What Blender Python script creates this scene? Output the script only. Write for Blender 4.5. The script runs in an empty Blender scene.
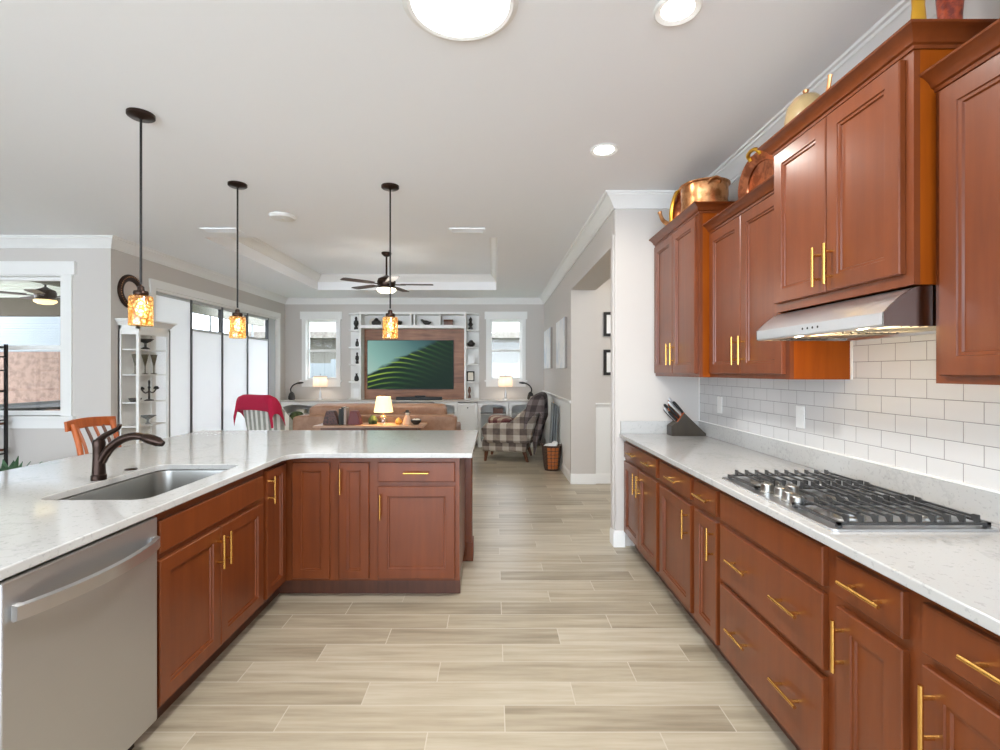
import bpy, bmesh, math, random
from mathutils import Vector, Matrix
random.seed(11)
sc = bpy.context.scene
COL = sc.collection
PI = math.pi

# ---------------------------------------------------------------- camera, world, exposure
cd = bpy.data.cameras.new('camera'); cam = bpy.data.objects.new('camera', cd); COL.objects.link(cam)
cam.location = (0, 0, 1.415); cam.rotation_euler = (PI/2, 0, 0)
cd.sensor_width = 36; cd.lens = 490/1000*36
cd.shift_x = 0.006; cd.shift_y = -0.0035
cd.clip_start = 0.05
sc.camera = cam
sc.view_settings.view_transform = 'Standard'; sc.view_settings.look = 'None'
sc.view_settings.exposure = 1.05; sc.view_settings.gamma = 1.0; sc.view_settings.use_curve_mapping = False
W = bpy.data.worlds.new('sky'); sc.world = W; W.use_nodes = True
bgn = W.node_tree.nodes['Background']; bgn.inputs[0].default_value = (0.85, 0.97, 1.12, 1); bgn.inputs[1].default_value = 3.9

def lamp(name, kind, loc, energy, color=(1, 1, 1), size=0.1, parent=None, rot=(0, 0, 0), spot=None):
    l = bpy.data.lights.new(name, kind); l.energy = energy; l.color = color
    if kind == 'AREA': l.shape = 'DISK'; l.size = size
    else: l.shadow_soft_size = size
    if kind == 'SPOT': l.spot_size = spot or 2.2; l.spot_blend = 0.6
    o = bpy.data.objects.new(name, l); COL.objects.link(o)
    o.location = loc; o.rotation_euler = rot
    if parent is not None: o.parent = parent
    return o

CAN_W = 12      # recessed cans
TUBE_W = 26     # daylight tube
PEND_W = 1.0
FAN_W = 22
HALL_W = 14

# ---------------------------------------------------------------- materials
def srgb(r, g, b):
    f = lambda c: ((c/255)/12.92 if c/255 <= 0.04045 else (((c/255)+0.055)/1.055)**2.4)
    return (f(r), f(g), f(b), 1)

def mat(name, col, rough=0.5, metal=0.0, **kw):
    m = bpy.data.materials.new(name); m.use_nodes = True
    b = m.node_tree.nodes['Principled BSDF']
    b.inputs['Base Color'].default_value = col if len(col) == 4 else (*col, 1)
    b.inputs['Roughness'].default_value = rough; b.inputs['Metallic'].default_value = metal
    for k, v in kw.items(): b.inputs[k.replace('_', ' ')].default_value = v
    return m

class NT:
    def __init__(s, m): s.t = m.node_tree; s.b = s.t.nodes.get('Principled BSDF')
    def n(s, typ, **kw):
        x = s.t.nodes.new(typ)
        for k, v in kw.items(): setattr(x, k, v)
        return x
    def l(s, a, b): s.t.links.new(a, b)
    def math(s, op, a, b=None, clamp=False):
        x = s.n('ShaderNodeMath', operation=op, use_clamp=clamp)
        for i, q in enumerate((a, b)):
            if q is None: continue
            if isinstance(q, (int, float)): x.inputs[i].default_value = q
            else: s.l(q, x.inputs[i])
        return x.outputs[0]
    def ramp(s, fac, stops):
        r = s.n('ShaderNodeValToRGB'); e = r.color_ramp.elements
        while len(e) < len(stops): e.new(0.5)
        for i, (p, c) in enumerate(stops): e[i].position = p; e[i].color = c
        s.l(fac, r.inputs[0]); return r.outputs[0]
    def coord(s, out='Object', scale=(1, 1, 1)):
        c = s.n('ShaderNodeTexCoord'); mp = s.n('ShaderNodeMapping'); mp.inputs['Scale'].default_value = scale
        s.l(c.outputs[out], mp.inputs[0]); return mp.outputs[0]
    def noise(s, vec, scale, detail=3, rough=0.5):
        n = s.n('ShaderNodeTexNoise'); n.inputs['Scale'].default_value = scale; n.inputs['Detail'].default_value = detail
        n.inputs['Roughness'].default_value = rough
        if vec is not None: s.l(vec, n.inputs['Vector'])
        return n.outputs['Fac']
    def bump(s, h, strength=0.2, dist=0.01):
        b = s.n('ShaderNodeBump'); b.inputs['Strength'].default_value = strength; b.inputs['Distance'].default_value = dist
        s.l(h, b.inputs['Height']); s.l(b.outputs[0], s.b.inputs['Normal'])

def wood(name, c1, c2, rough=0.3, scale=(14, 14, 1.1), coat=0.0):
    m = mat(name, c1, rough); t = NT(m)
    f = t.noise(t.coord('Object', scale), 1.6, 5, 0.6)
    g = t.noise(t.coord('Object', (1.5, 1.5, 1.5)), 2.0, 2)
    s = t.math('ADD', t.math('MULTIPLY', f, 0.6), t.math('MULTIPLY', g, 0.4))
    t.l(t.ramp(s, [(0.36, c2), (0.64, c1)]), t.b.inputs['Base Color'])
    if coat: t.b.inputs['Coat Weight'].default_value = coat; t.b.inputs['Coat Roughness'].default_value = 0.26; t.b.inputs['Specular IOR Level'].default_value = 0.12
    return m

def speck(name, c1, c2, scale, rough, lo=0.45, hi=0.6, detail=4):
    m = mat(name, c1, rough); t = NT(m)
    t.l(t.ramp(t.noise(t.coord('Object'), scale, detail, 0.6), [(lo, c1), (hi, c2)]), t.b.inputs['Base Color'])
    return m

def emit(name, col, strength):
    m = bpy.data.materials.new(name); m.use_nodes = True; t = m.node_tree
    b = t.nodes['Principled BSDF']; b.inputs['Base Color'].default_value = col
    b.inputs['Emission Color'].default_value = col; b.inputs['Emission Strength'].default_value = strength
    return m

def glassy(name, tint=(1, 1, 1, 1), gloss=0.08, noise_amber=False):
    m = bpy.data.materials.new(name); m.use_nodes = True; t = NT(m); nt = m.node_tree
    nt.nodes.remove(t.b)
    out = nt.nodes['Material Output']
    tr = t.n('ShaderNodeBsdfTransparent'); gl = t.n('ShaderNodeBsdfGlossy'); mx = t.n('ShaderNodeMixShader')
    tr.inputs[0].default_value = tint; gl.inputs['Roughness'].default_value = 0.02
    mx.inputs[0].default_value = gloss
    t.l(tr.outputs[0], mx.inputs[1]); t.l(gl.outputs[0], mx.inputs[2]); t.l(mx.outputs[0], out.inputs[0])
    return m

M = {}
M['wall'] = mat('wall_paint', srgb(202, 196, 189), 0.7)
M['ceil'] = mat('ceiling_paint', srgb(246, 247, 248), 0.8)
M['white'] = mat('white_trim_paint', srgb(236, 235, 231), 0.4)
M['cab_white'] = mat('white_cabinet_paint', srgb(232, 231, 226), 0.4)
M['cherry'] = wood('cherry_wood', srgb(115, 56, 23), srgb(99, 47, 18), 0.4, coat=0.7)
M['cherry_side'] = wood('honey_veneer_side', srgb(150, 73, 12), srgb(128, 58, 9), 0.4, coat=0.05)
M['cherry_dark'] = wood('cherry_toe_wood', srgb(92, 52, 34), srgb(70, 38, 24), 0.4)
M['cherry_in'] = mat('cabinet_interior', srgb(190, 150, 110), 0.6)
M['brass'] = mat('brushed_brass', srgb(226, 176, 96), 0.26, 1.0)
M['steel'] = mat('stainless_steel', srgb(212, 213, 214), 0.34, 1.0)
M['steel_hood'] = mat('stainless_steel_hood', srgb(212, 214, 217), 0.3, 1.0)
M['steel_side'] = mat('stainless_steel_end_cap', srgb(150, 146, 142), 0.2, 1.0)  # same steel darkened for the end caps: reflected cabinet wood put into the colour
M['steel_dark'] = mat('stainless_steel_sink', srgb(168, 166, 161), 0.32, 1.0)
M['iron'] = mat('cast_iron', srgb(78, 78, 78), 0.3, 0.5)
M['bronze'] = mat('oil_rubbed_bronze', srgb(58, 44, 38), 0.3, 0.85)
M['black'] = mat('black_metal', srgb(32, 29, 28), 0.4, 0.3)
M['blackp'] = mat('black_plastic', srgb(22, 22, 22), 0.4)
M['copper'] = speck('hammered_copper', srgb(196, 120, 82), srgb(140, 78, 50), 14, 0.28); NT(M['copper']).b.inputs['Metallic'].default_value = 0.9
M['pot'] = speck('aged_brass', srgb(208, 152, 104), srgb(158, 104, 64), 12, 0.3); NT(M['pot']).b.inputs['Metallic'].default_value = 0.9
M['ant_gold'] = mat('yellow_brass', srgb(222, 170, 60), 0.3, 0.9)
M['glass'] = glassy('window_glass', gloss=0.04)
M['grout'] = mat('grout', srgb(150, 150, 148), 0.8)
M['tan'] = speck('tan_leather', srgb(158, 120, 94), srgb(142, 104, 78), 6, 0.5)
M['red'] = mat('red_fleece', srgb(176, 20, 60), 0.9)
M['green'] = speck('green_cushion', srgb(70, 84, 44), srgb(44, 56, 30), 12, 0.9)
M['leaf'] = speck('leaf_green', srgb(86, 124, 90), srgb(50, 84, 56), 9, 0.5)
M['shade_lit'] = emit('lit_lamp_shade', srgb(255, 226, 160), 0.75)
M['shade_off'] = None
M['clear'] = glassy('clear_glass', (0.92, 0.95, 0.95, 1), 0.16)
M['orange'] = wood('honey_oak', srgb(198, 104, 44), srgb(160, 74, 26), 0.35)
M['brown'] = wood('brown_wood', srgb(118, 74, 50), srgb(88, 52, 34), 0.4)
M['dark_orn'] = mat('dark_ornament', srgb(42, 38, 34), 0.5)
M['wicker'] = speck('dark_wicker', srgb(84, 60, 44), srgb(40, 28, 22), 60, 0.7)
M['ivory'] = mat('ivory', srgb(232, 224, 208), 0.6)
M['maroon'] = mat('maroon_leather', srgb(104, 48, 48), 0.5)
M['grey_cloth'] = mat('grey_cloth', srgb(130, 134, 134), 0.9)
M['stucco'] = speck('pink_stucco', srgb(138, 112, 98), srgb(116, 92, 80), 9, 0.9)
M['cream'] = speck('cream_stucco', srgb(134, 129, 118), srgb(126, 120, 108), 20, 0.9)
M['roof'] = speck('roof_tile', srgb(132, 126, 116), srgb(112, 102, 92), 14, 0.9)
M['grass'] = speck('grass', srgb(110, 140, 80), srgb(80, 110, 60), 30, 0.9)
M['concrete'] = speck('concrete', srgb(196, 190, 180), srgb(180, 174, 164), 10, 0.9)
M['taupe'] = mat('taupe_beam', srgb(92, 80, 68), 0.8)
M['slider'] = mat('grey_aluminium', srgb(92, 94, 96), 0.45, 0.3)
M['alu'] = mat('pale_aluminium', srgb(190, 192, 192), 0.5)
M['fence'] = mat('grey_white_vinyl', srgb(140, 144, 147), 0.5)
M['pewter'] = mat('tarnished_bronze', srgb(104, 96, 76), 0.4, 0.5)
M['blade'] = mat('dark_fan_blade', srgb(64, 46, 38), 0.45)
M['canvas'] = mat('white_canvas', srgb(240, 240, 238), 0.5)

def quartz():
    m = mat('white_quartz', srgb(226, 225, 222), 0.09); t = NT(m)
    v = t.coord('Object')
    a = t.noise(v, 5, 6, 0.65); b = t.noise(v, 60, 3, 0.6)
    d = t.math('ABSOLUTE', t.math('SUBTRACT', a, 0.5))
    vein = t.math('SUBTRACT', 1.0, t.math('MULTIPLY', d, 28), clamp=True)
    vein = t.math('MULTIPLY', vein, t.math('GREATER_THAN', t.noise(v, 2.3, 2), 0.52))
    f = t.math('ADD', t.math('MULTIPLY', vein, 0.22), t.math('MULTIPLY', t.math('GREATER_THAN', b, 0.62), 0.3))
    t.l(t.ramp(f, [(0.0, srgb(184, 183, 180)), (1.0, srgb(136, 136, 134))]), t.b.inputs['Base Color'])
    t.b.inputs['Specular IOR Level'].default_value = 0.6
    return m
M['quartz'] = quartz()

def planks():
    m = mat('wood_look_plank_tile', srgb(206, 192, 168), 0.34); t = NT(m)
    g = t.n('ShaderNodeNewGeometry'); sp = t.n('ShaderNodeSeparateXYZ'); t.l(g.outputs['Position'], sp.inputs[0])
    X, Y = sp.outputs[0], sp.outputs[1]
    ry = t.math('DIVIDE', t.math('SUBTRACT', Y, 2.233), 0.155)
    row = t.math('FLOOR', ry); fy = t.math('FRACT', ry)
    u = t.math('SUBTRACT', t.math('DIVIDE', t.math('ADD', X, 1.17), 0.91), t.math('DIVIDE', row, 3.0))
    pid = t.math('FLOOR', u); fx = t.math('FRACT', u)
    cb = t.n('ShaderNodeCombineXYZ'); t.l(row, cb.inputs[0]); t.l(pid, cb.inputs[1])
    wn = t.n('ShaderNodeTexWhiteNoise'); wn.noise_dimensions = '3D'; t.l(cb.outputs[0], wn.inputs['Vector'])
    # grain, stretched along the plank, shifted per plank
    c2 = t.n('ShaderNodeCombineXYZ')
    t.l(t.math('ADD', t.math('MULTIPLY', X, 1.6), t.math('MULTIPLY', wn.outputs['Value'], 37)), c2.inputs[0])
    t.l(t.math('MULTIPLY', Y, 22), c2.inputs[1]); t.l(wn.outputs['Value'], c2.inputs[2])
    gr = t.noise(c2.outputs[0], 1.0, 5, 0.6)
    f = t.math('ADD', t.math('MULTIPLY', gr, 0.75), t.math('MULTIPLY', wn.outputs['Value'], 0.25))
    col = t.ramp(f, [(0.28, srgb(140, 128, 108)), (0.5, srgb(171, 159, 137)), (0.72, srgb(190, 180, 160))])
    dx = t.math('MULTIPLY', t.math('MINIMUM', fx, t.math('SUBTRACT', 1.0, fx)), 0.91)
    dy = t.math('MULTIPLY', t.math('MINIMUM', fy, t.math('SUBTRACT', 1.0, fy)), 0.155)
    ln = t.math('LESS_THAN', t.math('MINIMUM', dx, dy), 0.0023)
    mx = t.n('ShaderNodeMix', data_type='RGBA'); t.l(ln, mx.inputs[0]); t.l(col, mx.inputs[6]); mx.inputs[7].default_value = srgb(192, 183, 165)
    t.l(mx.outputs[2], t.b.inputs['Base Color'])
    t.bump(t.math('SUBTRACT', 1.0, ln), 0.25, 0.002)
    return m
M['floor'] = planks()

def subway():
    m = mat('white_subway_tile', srgb(228, 228, 226), 0.12); t = NT(m)
    g = t.n('ShaderNodeNewGeometry'); sp = t.n('ShaderNodeSeparateXYZ'); t.l(g.outputs['Position'], sp.inputs[0])
    Y, Z = sp.outputs[1], sp.outputs[2]
    rz = t.math('DIVIDE', t.math('SUBTRACT', Z, 1.0165), 0.0737)
    row = t.math('FLOOR', rz); fz = t.math('FRACT', rz)
    odd = t.math('MODULO', t.math('ADD', row, 100.0), 2.0)
    u = t.math('ADD', t.math('DIVIDE', t.math('SUBTRACT', Y, 2.243), 0.1466), t.math('MULTIPLY', t.math('ADD', odd, 1.0), 0.5))
    fx = t.math('FRACT', t.math('ADD', u, 100))
    dx = t.math('MULTIPLY', t.math('MINIMUM', fx, t.math('SUBTRACT', 1.0, fx)), 0.1466)
    dz = t.math('MULTIPLY', t.math('MINIMUM', fz, t.math('SUBTRACT', 1.0, fz)), 0.0737)
    d = t.math('MINIMUM', dx, dz)
    ln = t.math('LESS_THAN', d, 0.0013)
    mx = t.n('ShaderNodeMix', data_type='RGBA'); t.l(ln, mx.inputs[0]); mx.inputs[6].default_value = srgb(206, 205, 203); mx.inputs[7].default_value = srgb(128, 126, 124)
    t.l(mx.outputs[2], t.b.inputs['Base Color'])
    r = t.math('ADD', 0.12, t.math('MULTIPLY', ln, 0.6)); t.l(r, t.b.inputs['Roughness'])
    t.bump(t.math('DIVIDE', t.math('MINIMUM', d, 0.004), 0.004), 0.3, 0.002)
    return m
M['tile'] = subway()

def brushed():
    m = M['steel_front'] = mat('brushed_stainless_front', srgb(196, 196, 196), 0.4, 1.0); t = NT(m)
    n = t.noise(t.coord('Object', (3, 3, 160)), 2, 2)
    t.l(t.math('ADD', 0.38, t.math('MULTIPLY', n, 0.12)), t.b.inputs['Roughness'])
brushed()

def shade_mat(name, col):
    m = bpy.data.materials.new(name); m.use_nodes = True; t = NT(m); m.node_tree.nodes.remove(t.b)
    d = t.n('ShaderNodeBsdfDiffuse'); tr = t.n('ShaderNodeBsdfTranslucent'); mx = t.n('ShaderNodeMixShader')
    d.inputs[0].default_value = col; tr.inputs[0].default_value = col; mx.inputs[0].default_value = 0.68
    t.l(d.outputs[0], mx.inputs[1]); t.l(tr.outputs[0], mx.inputs[2]); t.l(mx.outputs[0], m.node_tree.nodes['Material Output'].inputs[0])
    return m
M['shade_off'] = shade_mat('linen_shade', srgb(226, 214, 202))
M['blind'] = shade_mat('translucent_shade', srgb(252, 252, 252))

def amber():
    m = bpy.data.materials.new('amber_crackle_glass'); m.use_nodes = True; t = NT(m); m.node_tree.nodes.remove(t.b)
    tr = t.n('ShaderNodeBsdfTransparent'); tl = t.n('ShaderNodeBsdfTranslucent'); gl = t.n('ShaderNodeBsdfGlossy')
    v = t.n('ShaderNodeTexVoronoi', feature='DISTANCE_TO_EDGE'); v.inputs['Scale'].default_value = 44; t.l(t.coord('Object'), v.inputs['Vector'])
    c = t.ramp(v.outputs['Distance'], [(0.02, (0.42, 0.22, 0.05, 1)), (0.14, (0.93, 0.72, 0.4, 1)), (0.38, (1.0, 0.95, 0.83, 1))])
    t.l(c, tr.inputs[0]); t.l(c, tl.inputs[0])
    gl.inputs['Roughness'].default_value = 0.1
    m1 = t.n('ShaderNodeMixShader'); m1.inputs[0].default_value = 0.22; t.l(tr.outputs[0], m1.inputs[1]); t.l(tl.outputs[0], m1.inputs[2])
    m2 = t.n('ShaderNodeMixShader'); m2.inputs[0].default_value = 0.12; t.l(m1.outputs[0], m2.inputs[1]); t.l(gl.outputs[0], m2.inputs[2])
    t.l(m2.outputs[0], m.node_tree.nodes['Material Output'].inputs[0])
    return m
M['amber'] = amber()
M['bulb'] = emit('warm_bulb', (1.0, 0.80, 0.5, 1), 9)
M['can'] = emit('white_lens', (1, 0.98, 0.94, 1), 9)
M['tube'] = emit('daylight_lens', (1, 1, 1, 1), 4)
M['fanlens'] = emit('fan_light_lens', (1, 0.88, 0.66, 1), 2.2)
M['hoodlens'] = emit('hood_lens', (1, 0.72, 0.36, 1), 6)

def pattern(name, cols, scale, kind='plaid'):
    m = mat(name, cols[0], 0.9); t = NT(m)
    v = t.coord('Object'); sp = t.n('ShaderNodeSeparateXYZ'); t.l(v, sp.inputs[0])
    def band(o, ph=0): return t.math('GREATER_THAN', t.math('SINE', t.math('ADD', t.math('MULTIPLY', o, scale), ph)), 0.1)
    if kind == 'plaid':
        f = t.math('ADD', t.math('MULTIPLY', band(t.math('ADD', sp.outputs[0], sp.outputs[1])), 0.34), t.math('MULTIPLY', band(sp.outputs[2], 1.0), 0.33))
        f = t.math('ADD', f, t.math('MULTIPLY', t.noise(v, 14, 3), 0.33))
    else:
        f = t.math('ADD', t.math('MULTIPLY', band(t.math('ADD', sp.outputs[0], t.math('MULTIPLY', sp.outputs[1], 0.6))), 0.7), t.math('MULTIPLY', t.noise(v, 20, 3), 0.3))
    t.l(t.ramp(f, [(0.1, cols[0]), (0.45, cols[1]), (0.85, cols[2])]), t.b.inputs['Base Color'])
    return m
M['plaid'] = pattern('plaid_upholstery', [srgb(84, 72, 66), srgb(138, 124, 112), srgb(192, 182, 168)], 34)
M['stripe'] = pattern('striped_upholstery', [srgb(150, 150, 138), srgb(190, 188, 176), srgb(232, 230, 222)], 62, 'stripe')
M['throw'] = pattern('brown_grey_throw', [srgb(52, 44, 44), srgb(82, 70, 68), srgb(120, 110, 108)], 34)
M['pillow'] = pattern('maroon_print_cushion', [srgb(86, 40, 44), srgb(120, 76, 70), srgb(176, 156, 136)], 44)

# ---------------------------------------------------------------- mesh helpers
OFF = {}
class MB:
    def __init__(s, tf=None): s.bm = bmesh.new(); s.tf = tf
    def v(s, p):
        if s.tf: p = s.tf(*p)
        return s.bm.verts.new(p)
    def f(s, vs):
        try: return s.bm.faces.new(vs)
        except ValueError: return None
    def box(s, x0, x1, y0, y1, z0, z1):
        v = [s.v((x, y, z)) for z in (z0, z1) for y in (y0, y1) for x in (x0, x1)]
        for q in ((0, 2, 3, 1), (4, 5, 7, 6), (0, 1, 5, 4), (2, 6, 7, 3), (0, 4, 6, 2), (1, 3, 7, 5)): s.f([v[i] for i in q])
        return s
    def rings(s, rings, cap0=True, cap1=True, closed=True, loop=False):
        R = [[s.v(p) for p in r] for r in rings]
        n = len(R[0])
        pairs = list(zip(R[:-1], R[1:])) + ([(R[-1], R[0])] if loop else [])
        for a, b in pairs:
            for i in range(n if closed else n-1):
                j = (i+1) % n; s.f([a[i], a[j], b[j], b[i]])
        if not loop:
            if cap0: s.f(R[0][::-1])
            if cap1: s.f(R[-1])
        return s
    def lathe(s, c, prof, seg=24, axis='z', sx=1.0, sy=1.0, cap0=True, cap1=True):
        rr = []
        for r, h in prof:
            r = max(r, 1e-4); ring = []
            for i in range(seg):
                a = 2*PI*i/seg; p = (r*math.cos(a)*sx, r*math.sin(a)*sy)
                if axis == 'z': q = (c[0]+p[0], c[1]+p[1], c[2]+h)
                elif axis == 'x': q = (c[0]+h, c[1]+p[0], c[2]+p[1])
                else: q = (c[0]+p[0], c[1]+h, c[2]+p[1])
                ring.append(q)
            rr.append(ring)
        return s.rings(rr, cap0, cap1)
    def tube(s, path, r, seg=10, flat=1.0, up=None):
        P = [Vector(p) for p in path]; n = len(P); rr = []
        rs = r if isinstance(r, (list, tuple)) else [r]*n
        prev = None
        for i in range(n):
            d = (P[min(i+1, n-1)]-P[max(i-1, 0)]).normalized()
            if prev is None:
                a = Vector(up) if up else (Vector((0, 0, 1)) if abs(d.z) < 0.9 else Vector((1, 0, 0)))
                u = (a-d*a.dot(d)).normalized()
            else: u = (prev-d*prev.dot(d)).normalized()
            prev = u; w = d.cross(u)
            rr.append([tuple(P[i]+u*(math.cos(2*PI*k/seg)*rs[i])+w*(math.sin(2*PI*k/seg)*rs[i]*flat)) for k in range(seg)])
        return s.rings(rr)
    def cyl(s, a, b, r, r2=None, seg=14): return s.tube([a, b], [r, r if r2 is None else r2], seg)
    def prism(s, poly, a, b, axis='z', holes=()):
        bm = bmesh.new()
        for loop in [poly, *holes]:
            vs = [bm.verts.new((p[0], p[1], 0)) for p in loop]
            for i in range(len(vs)): bm.edges.new((vs[i], vs[(i+1) % len(vs)]))
        if holes or len(poly) > 4: bmesh.ops.triangle_fill(bm, edges=bm.edges[:], use_beauty=True, use_dissolve=False)
        else: bm.faces.new(bm.verts[:])
        def q(x, y, h): return (x, y, h) if axis == 'z' else ((x, h, y) if axis == 'y' else (h, x, y))
        bm.verts.index_update()
        lo = [s.v(q(v.co.x, v.co.y, a)) for v in bm.verts]; hi = [s.v(q(v.co.x, v.co.y, b)) for v in bm.verts]
        for fc in bm.faces:
            ix = [v.index for v in fc.verts]
            s.f([lo[i] for i in ix][::-1]); s.f([hi[i] for i in ix])
        k = 0
        for loop in [poly, *holes]:
            n = len(loop)
            for i in range(n):
                j = (i+1) % n; s.f([lo[k+i], lo[k+j], hi[k+j], hi[k+i]])
            k += n
        bm.free(); return s
    def sweep(s, path, prof, closed=False, z=0.0):
        n = len(path); rr = []
        P = [Vector(p) for p in path]
        def nrm(a, b): d = (b-a).normalized(); return Vector((-d.y, d.x))
        for i in range(n):
            a = nrm(P[i-1], P[i]) if (i > 0 or closed) else None
            b = nrm(P[i], P[(i+1) % n]) if (i < n-1 or closed) else None
            if a is None: mi = b
            elif b is None: mi = a
            else: mi = (a+b)/(1+a.dot(b))
            rr.append([(P[i].x+mi.x*o, P[i].y+mi.y*o, z+h) for o, h in prof])
        return s.rings(rr, loop=closed)
    def cushion(s, c, size, e=3.2, seg=16, rot=0.0, tilt=None):
        cx, cy, cz = c; hx, hy, hz = (q/2 for q in size)
        def sp(t, p): return math.copysign(abs(t)**p, t)
        p = 2.0/e; rr = []
        mt = Matrix.Rotation(rot, 3, 'Z')
        if tilt: mt = mt @ Matrix.Rotation(tilt[1], 3, tilt[0])
        for i in range(1, seg):
            ph = -PI/2+PI*i/seg; ring = []
            for k in range(seg*2):
                th = 2*PI*k/(seg*2)
                q = mt @ Vector((hx*sp(math.cos(ph), p)*sp(math.cos(th), p), hy*sp(math.cos(ph), p)*sp(math.sin(th), p), hz*sp(math.sin(ph), p)))
                ring.append((cx+q.x, cy+q.y, cz+q.z))
            rr.append(ring)
        return s.rings(rr)
    def nest(s, u0, u1, z0, z1, prof):
        rr = [[(u0+i, d, z0+i), (u1-i, d, z0+i), (u1-i, d, z1-i), (u0+i, d, z1-i)] for i, d in prof]
        return s.rings(rr)
    def build(s, name, m, parent=None, loc=None, off=None, bevel=0.0, smooth=True, angle=35, segs=2):
        bm = s.bm
        bmesh.ops.recalc_face_normals(bm, faces=bm.faces[:])
        if off is None: off = OFF.get(parent.name, (0, 0, 0)) if parent is not None else (loc or (0, 0, 0))
        bmesh.ops.translate(bm, verts=bm.verts[:], vec=(-off[0], -off[1], -off[2]))
        me = bpy.data.meshes.new(name)
        for fc in bm.faces: fc.smooth = smooth
        bm.to_mesh(me); bm.free()
        if smooth: me.set_sharp_from_angle(angle=math.radians(angle))
        mats = m if isinstance(m, (list, tuple)) else [m]
        for x in mats: me.materials.append(x)
        o = bpy.data.objects.new(name, me); COL.objects.link(o)
        if parent is not None: o.parent = parent
        elif loc: o.location = loc
        OFF[o.name] = tuple(off)
        if bevel:
            b = o.modifiers.new('bevel', 'BEVEL'); b.width = bevel; b.segments = segs; b.limit_method = 'ANGLE'; b.angle_limit = math.radians(50)
        return o

def thing(name, label, cat, loc=(0, 0, 0), group=None, local=False, rz=0.0):
    o = bpy.data.objects.new(name, None); COL.objects.link(o); o.empty_display_size = 0.1
    o.location = loc; o.rotation_euler = (0, 0, rz); o['label'] = label; o['category'] = cat
    if group: o['group'] = group
    OFF[o.name] = (0, 0, 0) if local else tuple(loc)
    return o
def tag(o, label, cat, group=None, kind=None):
    o['label'] = label; o['category'] = cat
    if group: o['group'] = group
    if kind: o['kind'] = kind
    return o
def struct(o): o['kind'] = 'structure'; return o
def dup(root, loc, label=None, rz=None):
    def cp(o, par):
        c = o.copy(); COL.objects.link(c)
        if par is not None: c.parent = par
        for ch in list(o.children): cp(ch, c)
        return c
    r = cp(root, None); r.location = loc
    if rz is not None: r.rotation_euler = (0, 0, rz)
    if label: r['label'] = label
    return r
def arc(cx, cy, r, a0, a1, n): return [(cx+r*math.cos(a0+(a1-a0)*i/n), cy+r*math.sin(a0+(a1-a0)*i/n)) for i in range(n+1)]
def rrect(x0, x1, y0, y1, r, n=6):
    return arc(x1-r, y1-r, r, 0, PI/2, n)+arc(x0+r, y1-r, r, PI/2, PI, n)+arc(x0+r, y0+r, r, PI, 1.5*PI, n)+arc(x1-r, y0+r, r, 1.5*PI, 2*PI, n)
def spline(pts, n=8):
    P = [Vector(p) for p in pts]; out = []
    for i in range(len(P)-1):
        a = P[max(i-1, 0)]; b = P[i]; c = P[i+1]; d = P[min(i+2, len(P)-1)]
        for k in range(n):
            t = k/n
            out.append(tuple(0.5*((2*b)+(c-a)*t+(2*a-5*b+4*c-d)*t*t+(3*b-a-3*c+d)*t**3)))
    out.append(tuple(P[-1])); return out

# ---------------------------------------------------------------- room shell
CZ = 2.845          # ceiling
XW = 1.667          # kitchen wall on the right
XR = 0.978          # living room right wall
YE = 3.96           # kitchen end wall
YF = 9.6            # far wall
XL = -4.09          # living room left wall
YN = 5.23           # nook wall facing the camera
XN = -7.4
YB = -4.6
TX0, TX1, TY0, TY1, TZ = -3.09, 0.04, 5.23, 8.6, 3.10

struct(MB().box(XN, 3.3, YB, YF+0.15, -0.1, 0).build('floor', M['floor'], smooth=False))
struct(MB().prism([(XN, YB), (3.3, YB), (3.3, YF+.15), (XN, YF+.15)], CZ, CZ+0.06, holes=[[(TX0, TY0), (TX1, TY0), (TX1, TY1), (TX0, TY1)]]).build('ceiling', M['ceil'], smooth=False))
tr = MB()
tr.box(TX0-.06, TX0, TY0-.06, TY1+.06, CZ+.06, TZ+.06); tr.box(TX1, TX1+.06, TY0-.06, TY1+.06, CZ+.06, TZ+.06)
tr.box(TX0, TX1, TY0-.06, TY0, CZ+.06, TZ+.06); tr.box(TX0, TX1, TY1, TY1+.06, CZ+.06, TZ+.06)
tr.box(TX0-.06, TX1+.06, TY0-.06, TY1+.06, TZ+.06, TZ+.12); tr.box(TX0, TX1, TY0, TY1, TZ, TZ+.06)
struct(tr.build('ceiling_tray', M['ceil'], smooth=False))
CROWN = [(0, -.115), (.012, -.115), (.016, -.1), (.022, -.098), (.03, -.08), (.05, -.052), (.072, -.03), (.078, -.028), (.08, -.014), (.094, -.012), (.098, 0), (0, 0)]
struct(MB().sweep([(XW, YB), (XW, YE), (XR, YE), (XR, YF), (XL, YF), (XL, YN), (XN, YN)], CROWN, z=CZ).build('trim_1', M['white'], angle=25))
struct(MB().sweep([(TX0, TY0), (TX1, TY0), (TX1, TY1), (TX0, TY1)], [(o, h) for o, h in CROWN], closed=True, z=TZ).build('trim_2', M['white'], angle=25))

struct(MB().box(XW, XW+.15, YB, YE+.1, 0, CZ).build('wall_right', M['wall'], smooth=False))
struct(MB().box(XR, XW, YE, YE+.1, 0, CZ).build('wall_end', M['wall'], bevel=.012))
struct(MB().box(XR, XR+.3, 6.16, YF, 0, CZ).box(XR, XR+.3, YE+.1, 6.16, 2.44, CZ).build('wall_living', M['wall'], smooth=False))
struct(MB().box(XR+.3, 3.3, 6.2, 6.3, 0, CZ).build('wall_hall', M['wall'], smooth=False))
struct(MB().box(3.2, 3.3, YE+.1, 6.2, 0, CZ).box(XW+.15, 3.2, YE, YE+.1, 0, CZ).build('wall_hallside', M['wall'], smooth=False))
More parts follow.
